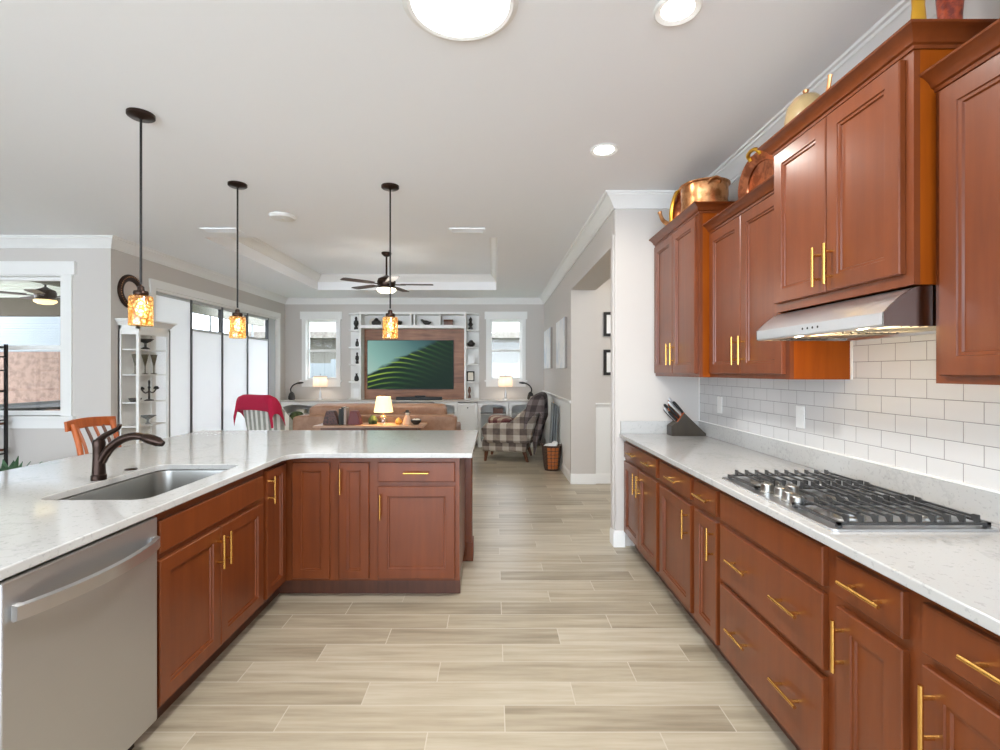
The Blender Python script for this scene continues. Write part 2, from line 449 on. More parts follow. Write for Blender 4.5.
# far wall with two windows
FW = [(-3.69, -3.076), (-0.085, 0.55)]; FZ = (1.248, 2.44)
fw = MB(); xs = [XL-.15, FW[0][0], FW[0][1], FW[1][0], FW[1][1], XR+.3]
for i in range(5):
    if i % 2 == 0: fw.box(xs[i], xs[i+1], YF, YF+.15, 0, CZ)
    else: fw.box(xs[i], xs[i+1], YF, YF+.15, 0, FZ[0]).box(xs[i], xs[i+1], YF, YF+.15, FZ[1], CZ)
struct(fw.build('wall_far', M['wall'], smooth=False))
SY0, SY1, SZ = 5.9, 9.25, 2.42
struct(MB().box(XL-.15, XL, YN+.0, SY0, 0, CZ).box(XL-.15, XL, SY1, YF, 0, CZ).box(XL-.15, XL, SY0, SY1, SZ, CZ).build('wall_left', M['wall'], smooth=False))
NX0, NX1, NZ0, NZ1 = -6.3, -4.61, 0.94, 2.445
struct(MB().box(NX1, XL-.15, YN, YN+.15, 0, CZ).box(XN, NX0, YN, YN+.15, 0, CZ).box(NX0, NX1, YN, YN+.15, 0, NZ0).box(NX0, NX1, YN, YN+.15, NZ1, CZ).build('wall_nook', M['wall'], smooth=False))
struct(MB().box(XN-.1, XN, 4.7, YN+.15, 0, CZ).box(XN-.1, XN, YB, 4.7, 0, CZ).build('wall_outer', M['wall'], smooth=False))
# baseboards, wainscot, door casing
BASE = [(0, 0), (.016, 0), (.016, .1), (.011, .118), (.008, .13), (0, .13)]
struct(MB().sweep([(1.055, YE), (XR, YE), (XR, YE+.1), (XW, YE+.1)], BASE).build('baseboard_end', M['white']))
struct(MB().sweep([(XR+.3, 6.16), (XR, 6.16), (XR, 9.14)], BASE).build('baseboard_right', M['white']))
struct(MB().sweep([(3.2, 6.2), (XR+.3, 6.2)], BASE).build('baseboard_hall', M['white']))
struct(MB().sweep([(XL, SY0-.09), (XL, YN), (XN, YN)], BASE).build('baseboard_left', M['white']))
RAIL = [(0, 0), (.008, 0), (.012, .02), (.03, .04), (.03, .055), (0, .055)]
wn = MB().box(XR-.006, XR, 6.17, YF, .13, 1.0)
struct(wn.build('wall_wainscot', M['white'], smooth=False))
struct(MB().sweep([(XR, 6.17), (XR, YF)], RAIL, z=.99).build('trim_3', M['white']))
struct(MB().box(XR+.3, 3.2, 6.192, 6.2, .13, .97).build('wall_hallwainscot', M['white'], smooth=False))
struct(MB().sweep([(3.2, 6.2), (XR+.3, 6.2)], RAIL, z=.96).build('trim_4', M['white']))

def window(n, x0, x1, y, z0, z1, head=.13, case=.075, apron=.1, over=.03, sash=True):
    r = struct(MB().box(x0-case, x0, y-.02, y, z0, z1).box(x1, x1+case, y-.02, y, z0, z1)
               .box(x0-case-over, x1+case+over, y-.028, y, z1, z1+head).box(x0-case-over, x1+case+over, y-.035, y, z1+head, z1+head+.015)
               .box(x0-case-over, x1+case+over, y-.05, y+.06, z0-.03, z0).box(x0-case, x1+case, y-.02, y, z0-.03-apron, z0-.03)
               .box(x0, x0+.01, y, y+.14, z0, z1).box(x1-.01, x1, y, y+.14, z0, z1).box(x0, x1, y, y+.14, z1-.01, z1).box(x0, x1, y+.06, y+.14, z0-.02, z0+.004)
               .build('window_%d' % n, M['white'], smooth=False))
    zm = (z0+z1)/2-.02; w = .035
    a, b = x0+.01, x1-.01; t0, t1 = z1-.01, z0+.004
    f = MB()
    f.box(a, a+w, y+.075, y+.11, t1, t0).box(b-w, b, y+.075, y+.11, t1, t0).box(a+w, b-w, y+.075, y+.11, t0-w, t0).box(a+w, b-w, y+.075, y+.11, t1, t1+w+.01).box(a+w, b-w, y+.07, y+.115, zm-.025, zm+.025)
    f.build('sash', M['white'], r, smooth=False)
    MB().box(a+w, b-w, y+.09, y+.094, t1+w+.01, zm-.025).build('glass', M['glass'], r, smooth=False)
    MB().box(a+w, b-w, y+.09, y+.094, zm+.025, t0-w).build('glass', M['glass'], r, smooth=False)
    return r
window(1, *FW[0], YF, *FZ, case=.07)
window(2, *FW[1], YF, *FZ, case=.07)
w3 = window(3, NX0, NX1, YN, NZ0, NZ1, case=.115, over=.04, head=.125, apron=.1)

# sliding doors on the left wall
d = struct(MB().box(XL, XL+.02, SY0-.085, SY0, 0, SZ).box(XL, XL+.02, SY1, SY1+.085, 0, SZ).box(XL, XL+.024, SY0-.095, SY1+.095, SZ, SZ+.1)
           .box(XL-.14, XL, SY0, SY0+.02, 0, SZ).box(XL-.14, XL, SY1-.02, SY1, 0, SZ).box(XL-.14, XL, SY0+.02, SY1-.02, SZ-.03, SZ).box(XL-.14, XL, SY0+.02, SY1-.02, 0, .02)
           .build('door_1', M['white'], smooth=False))
pw = (8.97-SY0-.02)/4
for i in range(4):
    y0 = SY0+.02+i*pw; y1 = y0+pw
    f = MB().box(XL-.09, XL-.035, y0, y0+.022, .02, SZ-.03).box(XL-.09, XL-.035, y1-.022, y1, .02, SZ-.03)
    p = f.build('door_panel', M['slider'], d, smooth=False)
    MB().box(XL-.085, XL-.04, y0+.022, y1-.022, SZ-.065, SZ-.03).build('top_rail', M['alu'], p, smooth=False)
    MB().box(XL-.085, XL-.04, y0+.022, y1-.022, .02, .10).build('bottom_rail', M['alu'], p, smooth=False)
    MB().box(XL-.066, XL-.06, y0+.022, y1-.022, .10, SZ-.065).build('glass', M['glass'], p, smooth=False)
    st = SZ-.068 if i == 0 else 1.97
    MB().box(XL-.05, XL-.04, y0+.024, y1-.024, .08, st).build('shade', M['blind'], p, smooth=False)
    if i: MB().box(XL-.053, XL-.034, y0+.03, y1-.03, st, st+.035).build('shade_rail', M['alu'], p, smooth=False)
MB().box(XL-.1, XL-.03, 8.97, SY1-.02, .02, SZ-.03).build('side_panel', M['alu'], d, smooth=False)

# tile backsplash
bs = MB().box(XW-.01, XW, .1, YE, 1.016, 1.378).box(XW-.01, XW, 1.527, 2.272, 1.378, 1.70)
struct(bs.build('wall_tile', M['tile'], smooth=False))

struct(MB().box(XW-.014, XW-.0005, YE-.014, YE-.001, 1.016, 1.378).box(XW-.022, XW-.0101, .58, YE-.002, 1.0165, 1.023).box(XW-.014, XW-.0101, 2.262, 2.275, 1.378, 1.556).build('trim_5', M['white'], smooth=False))
struct(MB().box(XR-.012, XR, YE+.03, YE+.1, .13, 2.44).box(XR-.012, XR, 6.16, 6.22, .13, 2.44).box(XR-.012, XR, YE+.03, 6.22, 2.44, 2.53).build('trim_6', M['wall'], smooth=False, bevel=.003))
# ---------------------------------------------------------------- outdoors
struct(MB().box(-30, 30, YF+.15, 40, -.2, -.02).build('lawn', M['grass'], smooth=False))
struct(MB().box(-16, XL-.15, YN+.15, YF+.15, -.14, -.02).build('patio_floor', M['concrete'], smooth=False))
struct(MB().box(-16, XN, -8, YN+.15, -.14, -.03).build('side_yard', M['grass'], smooth=False))
pc = MB().box(-9.6, -5.7, YN+.15, 9.0, 2.74, 2.80)  # stops short of the house: gap shaped to let skylight reach the sliding doors
for i in range(12): pc.box(-9.6, -5.7, YN+.4+i*.3, YN+.42+i*.3, 2.73, 2.74)
struct(pc.build('patio_ceiling', M['white'], smooth=False))
struct(MB().box(-9.6, -5.7, 8.8, 9.0, 2.42, 2.74).build('patio_beam', M['taupe'], smooth=False))
lf_ = thing('screen_enclosure', 'beige header and slim pale posts of the patio screen beyond the sliding doors', 'screen frame', (-5.66, 9.5, 0))
MB().box(-5.69, -5.62, 5.42, 12.0, 2.52, 2.8).build('header', M['cream'], lf_, smooth=False)
for i in range(6): MB().box(-5.67, -5.64, 7.2+i*.85, 7.235+i*.85, -.02, 2.52).build('post', M['fence'], lf_, smooth=False)
MB().box(-5.67, -5.64, 5.42, 12.0, 1.0, 1.04).build('rail', M['fence'], lf_, smooth=False)
h = thing('neighbouring_house', 'cream stucco house with tiled roof seen through the far windows', 'house', (-2, 13.5, 0))
MB().box(-6.5, 5, 13.5, 16, -.02, 2.3).build('wall', M['cream'], h, smooth=False)
MB().prism([(12.9, 2.3), (12.9, 2.46), (17, 4.2), (17, 2.3)], -7, 5.5, axis='x').build('roof', M['roof'], h, smooth=False)
f = thing('vinyl_fence', 'white vinyl panel fence on the lawn outside the far windows', 'fence', (-1.5, 12.2, -.02))
MB().box(-6, 4, 12.2, 12.24, 0, 1.62).build('panel', M['fence'], f, smooth=False)
for i in range(6): MB().box(-6+i*1.95, -5.88+i*1.95, 12.16, 12.28, -.02, 1.72).build('post', M['fence'], f, smooth=False)
h = thing('stucco_building', 'pink stucco house side with a white blinded window beyond the patio', 'house', (-8.4, 9.6, 0))
MB().box(-13, -6.1, 9.6, 12, -.02, 1.80).build('wall', M['stucco'], h, smooth=False)
b = MB()
for i in range(14): b.box(-13, -7.0, 9.62, 9.63, 1.81+i*.05, 1.852+i*.05)
b.box(-13, -6.9, 9.64, 9.7, 1.80, 2.54)
b.build('blind', M['fence'], h, smooth=False)

# ---------------------------------------------------------------- cabinet kit
def pull(par, tf, u, z, length=.155, vert=True, d=.02, r=.006, so=.03):
    m = MB(tf); h = length/2; k = h-.03
    if vert:
        m.cyl((u, d+so, z-h), (u, d+so, z+h), r)
        for q in (-k, k): m.cyl((u, d-.001, z+q), (u, d+so, z+q), r*.95, seg=10)
    else:
        m.cyl((u-h, d+so, z), (u+h, d+so, z), r)
        for q in (-k, k): m.cyl((u+q, d-.001, z), (u+q, d+so, z), r*.95, seg=10)
    return m.build('handle', M['brass'], par)
def door(par, tf, u0, u1, z0, z1, name='door', st=.058, m=None):
    t = .02
    st = min(st, (u1-u0)*.28)
    return MB(tf).nest(u0, u1, z0, z1, [(0, 0), (0, t-.0035), (.0035, t), (st, t), (st+.002, t-.005), (st+.011, t-.006), (st+.014, t-.0125)]).build(name, m or M['cherry'], par, angle=20)
def drawer(par, tf, u0, u1, z0, z1):
    return MB(tf).nest(u0, u1, z0, z1, [(0, 0), (0, .0165), (.0035, .02)]).build('drawer', M['cherry'], par, angle=20)
DZ = (.132, .703); WZ = (.732, .853)
def base_body(t, tf, u0, u1, depth, top=.884):
    m = MB(tf)
    m.box(u0, u1, -.02, 0, .114, top)
    m.box(u0, u0+.016, -depth, -.02, .114, top).box(u1-.016, u1, -depth, -.02, .114, top)
    m.box(u0+.016, u1-.016, -depth, -.02, .114, .13).box(u0+.016, u1-.016, -depth, -depth+.012, .13, top)
    m.build('body', M['cherry'], t, smooth=False)
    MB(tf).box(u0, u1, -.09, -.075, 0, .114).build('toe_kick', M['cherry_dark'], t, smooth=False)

# right run
XFB = 1.06
tR = lambda u, d, z: (XFB-d, u, z)
def rloc(u0, u1): return (XFB+.3, (u0+u1)/2, 0)
DR = XW-XFB-.004
# 1: far two-door unit
t = thing('base_cabinet', 'two-door cherry base cabinet at the far end, under the knife block', 'cabinet', rloc(3.11, 3.95), 'cherry base cabinets of the cooktop run')
base_body(t, tR, 3.11, 3.95, DR)
w = drawer(t, tR, 3.14, 3.925, *WZ)
pull(w, tR, 3.67, .79, vert=False); pull(w, tR, 3.29, .79, vert=False)
a = door(t, tR, 3.14, 3.53, *DZ); pull(a, tR, 3.485, .595)
a = door(t, tR, 3.535, 3.925, *DZ); pull(a, tR, 3.575, .595)
# 2
t = thing('base_cabinet', 'one-door cherry base cabinet with the wider door between the far cabinet and the narrow one', 'cabinet', rloc(2.572, 3.11), 'cherry base cabinets of the cooktop run')
base_body(t, tR, 2.572, 3.11, DR)
w = drawer(t, tR, 2.599, 3.08, *WZ); pull(w, tR, 2.83, .79, vert=False)
a = door(t, tR, 2.599, 3.08, *DZ); pull(a, tR, 2.635, .595)
# 3
t = thing('base_cabinet', 'narrow one-door cherry base cabinet just beyond the wide drawers', 'cabinet', rloc(2.276, 2.572), 'cherry base cabinets of the cooktop run')
base_body(t, tR, 2.276, 2.572, DR)
w = drawer(t, tR, 2.297, 2.545, *WZ); pull(w, tR, 2.42, .79, vert=False)
a = door(t, tR, 2.297, 2.545, *DZ); pull(a, tR, 2.328, .595)
# 4
t = thing('drawer_cabinet', 'wide cherry cabinet of two deep drawers with four brass pulls below the cooktop', 'cabinet', rloc(1.522, 2.276), 'cherry base cabinets of the cooktop run')
base_body(t, tR, 1.522, 2.276, DR)
MB(tR).nest(1.553, 2.257, .735, .86, [(0, 0), (0, .0165), (.0035, .02)]).build('false_front', M['cherry'], t, angle=20)
for z0, z1 in ((.467, .71), (.132, .44)):
    w = drawer(t, tR, 1.553, 2.257, z0, z1)
    for yy in (2.067, 1.724): pull(w, tR, yy, (z0+z1)/2, vert=False)
# 5
t = thing('base_cabinet', 'narrow cherry base cabinet on the near side of the wide drawers', 'cabinet', rloc(1.22, 1.522), 'cherry base cabinets of the cooktop run')
base_body(t, tR, 1.22, 1.522, DR)
w = drawer(t, tR, 1.25, 1.491, *WZ); pull(w, tR, 1.365, .795, vert=False)
a = door(t, tR, 1.25, 1.491, *DZ); pull(a, tR, 1.461, .595)
# 6
t = thing('base_cabinet', 'cherry base cabinet nearest the viewer on the cooktop side, cut by the right edge', 'cabinet', rloc(.61, 1.22), 'cherry base cabinets of the cooktop run')
base_body(t, tR, .61, 1.22, DR)
w = drawer(t, tR, .64, 1.193, *WZ); pull(w, tR, .97, .795, vert=False, length=.19)
a = door(t, tR, .64, 1.193, *DZ); pull(a, tR, 1.16, .595)

ct = MB().box(1.012, XW, .58, YE-.002, .884, .914)
ct = ct.build('countertop', M['quartz'], loc=(1.34, 2.2, .884), bevel=.004)
tag(ct, 'long white quartz countertop carrying the gas cooktop along the tiled wall', 'countertop')
o = MB().box(XW-.02, XW-.0005, .58, YE-.002, .9142, 1.016).box(1.02, XW-.02, YE-.022, YE-.002, .9142, 1.016).build('upstand', M['quartz'], loc=(1.65, 2.2, .914), bevel=.002)
tag(o, 'low white quartz upstand along the wall behind the cooktop counter', 'upstand')

# upper cabinets
def upper(u0, u1, z0, ztop, zcr, xf, dz0, doors, label, hz, left_ret=True, right_ret=True, name='wall_cabinet'):
    tf = lambda u, d, z: (xf-d, u, z)
    dep = XW-xf-.001
    t = thing(name, label, 'cabinet', ((xf+XW)/2, (u0+u1)/2, z0), 'cherry wall cabinets')
    m = MB(tf)
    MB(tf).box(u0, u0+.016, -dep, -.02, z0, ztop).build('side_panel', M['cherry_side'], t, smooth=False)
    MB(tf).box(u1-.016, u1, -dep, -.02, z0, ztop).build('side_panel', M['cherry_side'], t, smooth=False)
    m.box(u0, u1, -.02, 0, z0, ztop)
    m.box(u0+.016, u1-.016, -dep, -.02, z0+.012, z0+.03).box(u0+.016, u1-.016, -dep, -.02, ztop-.03, ztop-.012).box(u0+.016, u1-.016, -dep, -dep+.012, z0, ztop)
    m.build('body', M['cherry'], t, smooth=False)
    for a, b, hu in doors:
        dd = door(t, tf, a, b, dz0, zcr-.012)
        if hu is not None: pull(dd, tf, hu, hz)
    pr = [(0, 0), (.006, 0), (.008, .01), (.016, .014), (.024, .03), (.04, .044), (.052, .05), (.055, .056), (0, .056)]
    path = []
    if right_ret: path.append((XW-.002, u0))
    path += [(xf, u0), (xf, u1)]
    # walk so that the left-hand normal points out of the cabinet (towards -X on the front)
    if left_ret: path.append((XW-.002, u1))
    # front goes +Y with outward normal -X = left-hand side
    MB().sweep(path, pr, z=zcr).build('crown', M['cherry'], t, angle=25)
    return t
upper(3.11, 3.955, 1.378, 2.445, 2.42, 1.304, 1.402, [(3.14, 3.53, 3.492), (3.535, 3.93, 3.573)], 'tall cherry wall cabinet at the far end with a brass pot on top', 1.54, left_ret=False)
upper(2.276, 3.11, 1.378, 2.292, 2.288, 1.373, 1.402, [(2.305, 2.69, 2.655), (2.695, 3.085, 2.73)], 'lower cherry wall cabinet between the far tall one and the range hood', 1.53, left_ret=False, right_ret=False)
upper(1.522, 2.276, 1.686, 2.445, 2.415, 1.304, 1.724, [(1.553, 1.895, 1.862), (1.90, 2.25, 1.93)], 'cherry wall cabinet standing proud above the steel range hood', 1.825)
upper(.76, 1.522, 1.378, 2.292, 2.280, 1.373, 1.402, [(.79, 1.135, 1.10), (1.14, 1.493, 1.175)], 'cherry wall cabinet nearest the viewer at the right edge', 1.53, left_ret=False, right_ret=False)

# range hood
t = thing('range_hood', 'stainless under-cabinet range hood with a curved front above the cooktop', 'hood', (1.45, 1.9, 1.557))
HY0, HY1 = 1.528, 2.27
prof = [(1.655, 1.684), (1.335, 1.684), (1.31, 1.677), (1.285, 1.663), (1.26, 1.644), (1.236, 1.622), (1.215, 1.6), (1.215, 1.563), (1.222, 1.557), (1.25, 1.557), (1.26, 1.575), (1.62, 1.575), (1.63, 1.557), (1.655, 1.557)]
MB().prism(prof, HY0+.004, HY1-.004, axis='y').build('canopy', M['steel_hood'], t, angle=30)
cap = [(1.655, 1.684), (1.335, 1.684), (1.31, 1.677), (1.285, 1.663), (1.26, 1.644), (1.236, 1.622), (1.215, 1.6), (1.215, 1.563), (1.222, 1.557), (1.655, 1.557)]
MB().prism(cap, HY0, HY0+.006, axis='y').build('end_cap', M['steel_side'], t, angle=30)
MB().prism(cap, HY1-.006, HY1, axis='y').build('end_cap', M['steel_side'], t, angle=30)
fl = MB()
for k in range(2):
    y0 = 1.60+k*.31
    fl.box(1.33, 1.60, y0, y0+.28, 1.568, 1.575)
    for q in range(9): fl.box(1.335+q*.03, 1.345+q*.03, y0+.01, y0+.27, 1.562, 1.568)
fl.build('filter', M['steel_dark'], t, smooth=False)
for yy in (1.72, 2.08):
    MB().lathe((1.295, yy, 1.5655), [(.022, 0), (.026, .003), (.026, .0095)], 16).build('lamp_lens', M['hoodlens'], t)
    lamp('hood_lamp', 'POINT', (1.295-1.45, yy-1.9, -.012), .6, (1, .74, .42), .015, t)
for k in range(4): MB().lathe((1.2165, 1.84+k*.03, 1.583), [(.005, -.002), (.005, .0)], 10, axis='x').build('button', M['blackp'], t)

# cooktop
t = thing('gas_cooktop', 'stainless gas cooktop with black cast-iron grates set in the counter', 'cooktop', (1.32, 1.91, .914))
MB().prism(rrect(1.058, 1.588, 1.53, 2.29, .02), .9142, .922).build('tray', M['steel_hood'], t, bevel=.003)
for (bx, by, br) in ((1.2, 1.66, .036), (1.47, 1.66, .048), (1.36, 1.905, .056), (1.2, 2.17, .048), (1.47, 2.17, .036)):
    bo = MB().lathe((bx, by, .922), [(br+.014, 0), (br+.012, .008), (br, .012), (br, .018)], 24).build('burner', M['steel_dark'], t)
    MB().lathe((bx, by, .940), [(br*.95, 0), (br*.95, .006), (br*.8, .009)], 24).build('burner_cap', M['iron'], bo)
def grate(x0, x1, y0, y1, n):
    m = MB(); z0, z1 = .930, .938
    m.box(x0, x1, y0, y0+.012, z0, z1).box(x0, x1, y1-.012, y1, z0, z1).box(x0, x0+.012, y0, y1, z0, z1).box(x1-.012, x1, y0, y1, z0, z1)
    for x in (x0, x1-.014):
        for y in (y0, y1-.014): m.box(x, x+.014, y, y+.014, .922, z0)
    for i in range(n):
        x = x0+.012+(x1-x0-.024)*(i+.5)/n
        # finger bar along the counter with turned-up ends
        pr = [(y0+.003, z0), (y0+.003, .961), (y0+.02, .961), (y0+.03, .956), (y1-.03, .956), (y1-.02, .961), (y1-.003, .961), (y1-.003, z0), (y1-.013, z0), (y1-.028, .949), (y0+.028, .949), (y0+.013, z0)]
        m.prism(pr, x-.0032, x+.0032, axis='x')
    return m.build('grate', M['iron'], t, smooth=False)
grate(1.085, 1.568, 1.545, 1.785, 10)
grate(1.235, 1.568, 1.79, 2.03, 7)
grate(1.085, 1.568, 2.035, 2.275, 10)
for (kx, ky) in ((1.115, 2.0), (1.135, 1.935), (1.125, 1.868), (1.112, 1.798), (1.195, 1.965)):
    kb = MB().lathe((kx, ky, .9222), [(.028, 0), (.028, .004), (.0245, .006), (.024, .034), (.021, .037)], 20).build('knob', M['steel_dark'], t)
    MB().box(kx-.003, kx+.003, ky-.021, ky+.021, .9585, .965).build('knob_grip', M['steel_dark'], kb)

# outlets
for (yy, lab) in ((3.59, 'white outlet plate on the tile near the knife block'), (2.645, 'white outlet plate on the tile beyond the cooktop')):
    t = thing('outlet', lab, 'outlet', (XW-.012, yy, 1.17), 'outlet plates on the tile')
    p = MB().box(XW-.016, XW-.0102, yy-.037, yy+.037, 1.11, 1.23).build('plate', M['white'], t, bevel=.003)
    for zz in (1.147, 1.193): MB().box(XW-.0185, XW-.0155, yy-.017, yy+.017, zz-.014, zz+.014).build('socket', M['white'], t, bevel=.002)

# knife block
t = thing('knife_block', 'slanted dark wood knife block on the far end of the right counter', 'knife block', (1.5, 3.86, .9142))
kp = [(1.377, .9145), (1.645, .9145), (1.645, .932), (1.477, 1.094), (1.425, 1.024), (1.377, .99)]
MB().prism(kp, 3.80, 3.905, axis='y').build('block', M['kb'] if 'kb' in M else wood('dark_walnut', srgb(62, 52, 38), srgb(46, 38, 28), 0.4), t, bevel=.003)
dirv = Vector((-.67, 0, .74)).normalized()
tan_ = Vector((.597, 0, .803)).normalized()
MB().prism([(1.4205, 1.0265), (1.4245, 1.0232), (1.4765, 1.0942), (1.4725, 1.0975)], 3.802, 3.903, axis='y').build('slot_face', M['orange'], t, smooth=False)
cols = ['blackp', 'steel', 'blackp', 'blackp', 'orange', 'blackp', 'steel', 'orange', 'blackp', 'blackp', 'steel', 'orange']
i = 0
for row in range(4):
    for k in range(3):
        p0 = Vector((1.425, 3.818+k*.034, 1.024))+tan_*(.006+row*.026)
        L = .10+.035*((row+k*2) % 3)/2+row*.006
        m = MB(); m.tube([tuple(p0-dirv*.012), tuple(p0+dirv*.02), tuple(p0+dirv*(L-.02)), tuple(p0+dirv*L)], [.007, .010, .0125, .009], 8, flat=.8)
        m.build('knife_handle', M[cols[i % 12]], t); i += 1

# things on the wall cabinets
def pot_thing(label, x, y, z, r, h, m):
    t = thing('copper_pot', label, 'pot', (x, y, z))
    MB().lathe((x, y, z), [(r*.9, 0), (r*.97, .02), (r, .05), (r*.95, h*.55), (r*.98, h*.62), (r*.98, h*.94), (r*1.06, h*.97), (r*1.06, h), (r*1.0, h), (r*.94, h*.9), (r*.9, .03)], 40).build('bowl', m, t)
    for s in (-1, 1):
        MB().tube(spline([(x+s*r*.25, y-r*1.0, z+h*.85), (x+s*r*.2, y-r*1.16, z+h*.92), (x, y-r*1.2, z+h*.97)], 5), .008, 8).build('handle', m, t)
    return t
pot_thing('round brass pot with rim on top of the far tall cabinet', 1.425, 3.32, 2.4455, .152, .225, M['pot'])
t = thing('watering_can', 'copper can with long spout and yellow band on the far tall cabinet', 'watering can', (1.385, 3.58, 2.4455))
MB().lathe((1.385, 3.58, 2.4455), [(.10, 0), (.105, .02), (.085, .17), (.06, .22), (.055, .26), (.062, .275), (.05, .275)], 28).build('body', M['copper'], t)
MB().tube(spline([(1.32, 3.63, 2.49), (1.275, 3.69, 2.55), (1.255, 3.71, 2.62)], 6), [.022, .02, .019, .018, .017, .016, .015, .015, .014, .013, .013, .014, .018], 10).build('spout', M['pot'], t)
MB().tube(spline([(1.29, 3.56, 2.48), (1.285, 3.55, 2.58), (1.315, 3.545, 2.70), (1.365, 3.56, 2.725)], 6), .013, 8, flat=1.8).build('handle', M['ant_gold'], t)
t = thing('copper_tray', 'large round copper tray leaning on the wall beyond the hood cabinet', 'tray', (1.57, 2.80, 2.30))
tl = Matrix.Rotation(math.radians(-8), 3, 'Y')
def ttf(a, b, c):
    q = tl @ Vector((a, b, c)); return (1.535+q.x, 2.81+q.y, 2.485+q.z)
MB(ttf).lathe((0, 0, 0), [(.16, .012), (.165, .004), (.185, -.001), (.215, -.012), (.232, -.016), (.236, -.010), (.22, 0), (.19, .012), (.165, .018), (.05, .018)], 48, axis='x', sx=1.02, sy=.79).build('plate', M['copper'], t)
MB(ttf).tube(spline([(-.012, -.05, .16), (-.03, -.045, .19), (-.034, 0, .20), (-.03, .045, .19), (-.012, .05, .16)], 5), .011, 8).build('handle', M['ant_gold'], t)
t = thing('glazed_teapot', 'small green and tan glazed pot behind the crown over the hood', 'pot', (1.40, 2.20, 2.4455))
MB().lathe((1.40, 2.20, 2.4455), [(.05, 0), (.075, .03), (.085, .10), (.075, .16), (.05, .195), (.02, .21)], 28).build('body', speck('tan_glaze', srgb(170, 146, 104), srgb(196, 160, 124), 8, .3), t)
MB().lathe((1.40, 2.20, 2.6555), [(.02, -.003), (.01, .008), (.014, .02), (.004, .028)], 16).build('lid_knob', M['pot'], t)
MB().tube(spline([(1.40, 2.11, 2.53), (1.40, 2.06, 2.58), (1.40, 2.04, 2.65)], 5), [.016, .014, .012, .011, .01, .009, .009, .008, .008, .008, .01], 8).build('spout', M['pot'], t)
t = thing('brass_figurine', 'yellow brass figurine at the near corner of the hood cabinet top', 'figurine', (1.42, 1.64, 2.4455))
MB().lathe((1.42, 1.64, 2.4455), [(.03, 0), (.03, .03), (.024, .10), (.021, .15), (.0175, .19), (.019, .24), (.014, .28), (.018, .30), (.006, .33)], 20).build('body', M['ant_gold'], t)
t = thing('copper_vase', 'red copper vase beside the brass figurine on the hood cabinet', 'vase', (1.545, 1.66, 2.4455))
MB().lathe((1.545, 1.66, 2.4455), [(.028, 0), (.029, .08), (.032, .16), (.037, .24), (.04, .32), (.045, .35), (.04, .35)], 24).build('body', speck('red_copper', srgb(170, 70, 36), srgb(110, 34, 22), 30, .3), t)
t = thing('copper_pitcher', 'copper pitcher on the nearest wall cabinet at the top right corner', 'pitcher', (1.50, 1.31, 2.2925))
MB().lathe((1.50, 1.31, 2.2925), [(.06, 0), (.075, .04), (.09, .14), (.085, .22), (.06, .3), (.055, .36), (.065, .4), (.055, .4)], 28).build('body', speck('red_copper_jug', srgb(176, 90, 60), srgb(120, 50, 36), 20, .3), t)
MB().tube(spline([(1.50, 1.385, 2.42), (1.50, 1.43, 2.5), (1.50, 1.42, 2.6), (1.50, 1.365, 2.65)], 5), .009, 8).build('handle', M['copper'], t)

# ---------------------------------------------------------------- left run and peninsula
XFL = -1.295; YFP = 3.05
tL = lambda u, d, z: (XFL+d, u, z)
tP = lambda u, d, z: (u, YFP-d, z)
t = thing('dishwasher', 'stainless steel dishwasher with a bowed bar handle at the left', 'dishwasher', (-1.59, 1.558, 0))
MB(tL).box(1.264, 1.852, -.57, -.004, .1, .872).build('tub', M['blackp'], t, smooth=False)
MB(tL).box(1.264, 1.852, -.004, .024, .1, .868).build('door', M['steel_front'], t, bevel=.006)
MB(tL).box(1.27, 1.846, -.075, -.06, 0, .1).build('toe_panel', M['blackp'], t, smooth=False)
hm = MB(tL); rr = []
for i in range(25):
    q = i/24; u = 1.287+q*(1.838-1.287); dd = .03+.05*math.sin(PI*q)**.75
    rr.append([(u, dd, .755), (u, dd+.013, .759), (u, dd+.013, .796), (u, dd, .80)])
hm.rings(rr)
hb = hm.build('handle', M['steel'], t, angle=50)
MB(tL).box(1.29, 1.31, .023, .034, .757, .798).box(1.815, 1.835, .023, .034, .757, .798).build('handle_mount', M['steel'], hb)
# spare cabinet left of the dishwasher (cut by the frame)
t = thing('base_cabinet', 'cherry base cabinet on the near side of the dishwasher', 'cabinet', (-1.6, .95, 0), 'cherry base cabinets of the sink run')
base_body(t, tL, .66, 1.26, .6)
w = drawer(t, tL, .69, 1.235, *WZ); pull(w, tL, .96, .79, vert=False)
a = door(t, tL, .69, 1.235, *DZ); pull(a, tL, .72, .595)
# sink base
t = thing('sink_cabinet', 'cherry sink base cabinet with two doors and a long false front', 'cabinet', (-1.6, 2.295, 0), 'cherry base cabinets of the sink run')
base_body(t, tL, 1.856, 2.735, .6)
MB(tL).nest(1.872, 2.71, .717, .842, [(0, 0), (0, .0165), (.0035, .02)]).build('false_front', M['cherry'], t, angle=20)
a = door(t, tL, 1.872, 2.288, .132, .69); pull(a, tL, 2.262, .583)
a = door(t, tL, 2.293, 2.71, .132, .69); pull(a, tL, 2.32, .583)
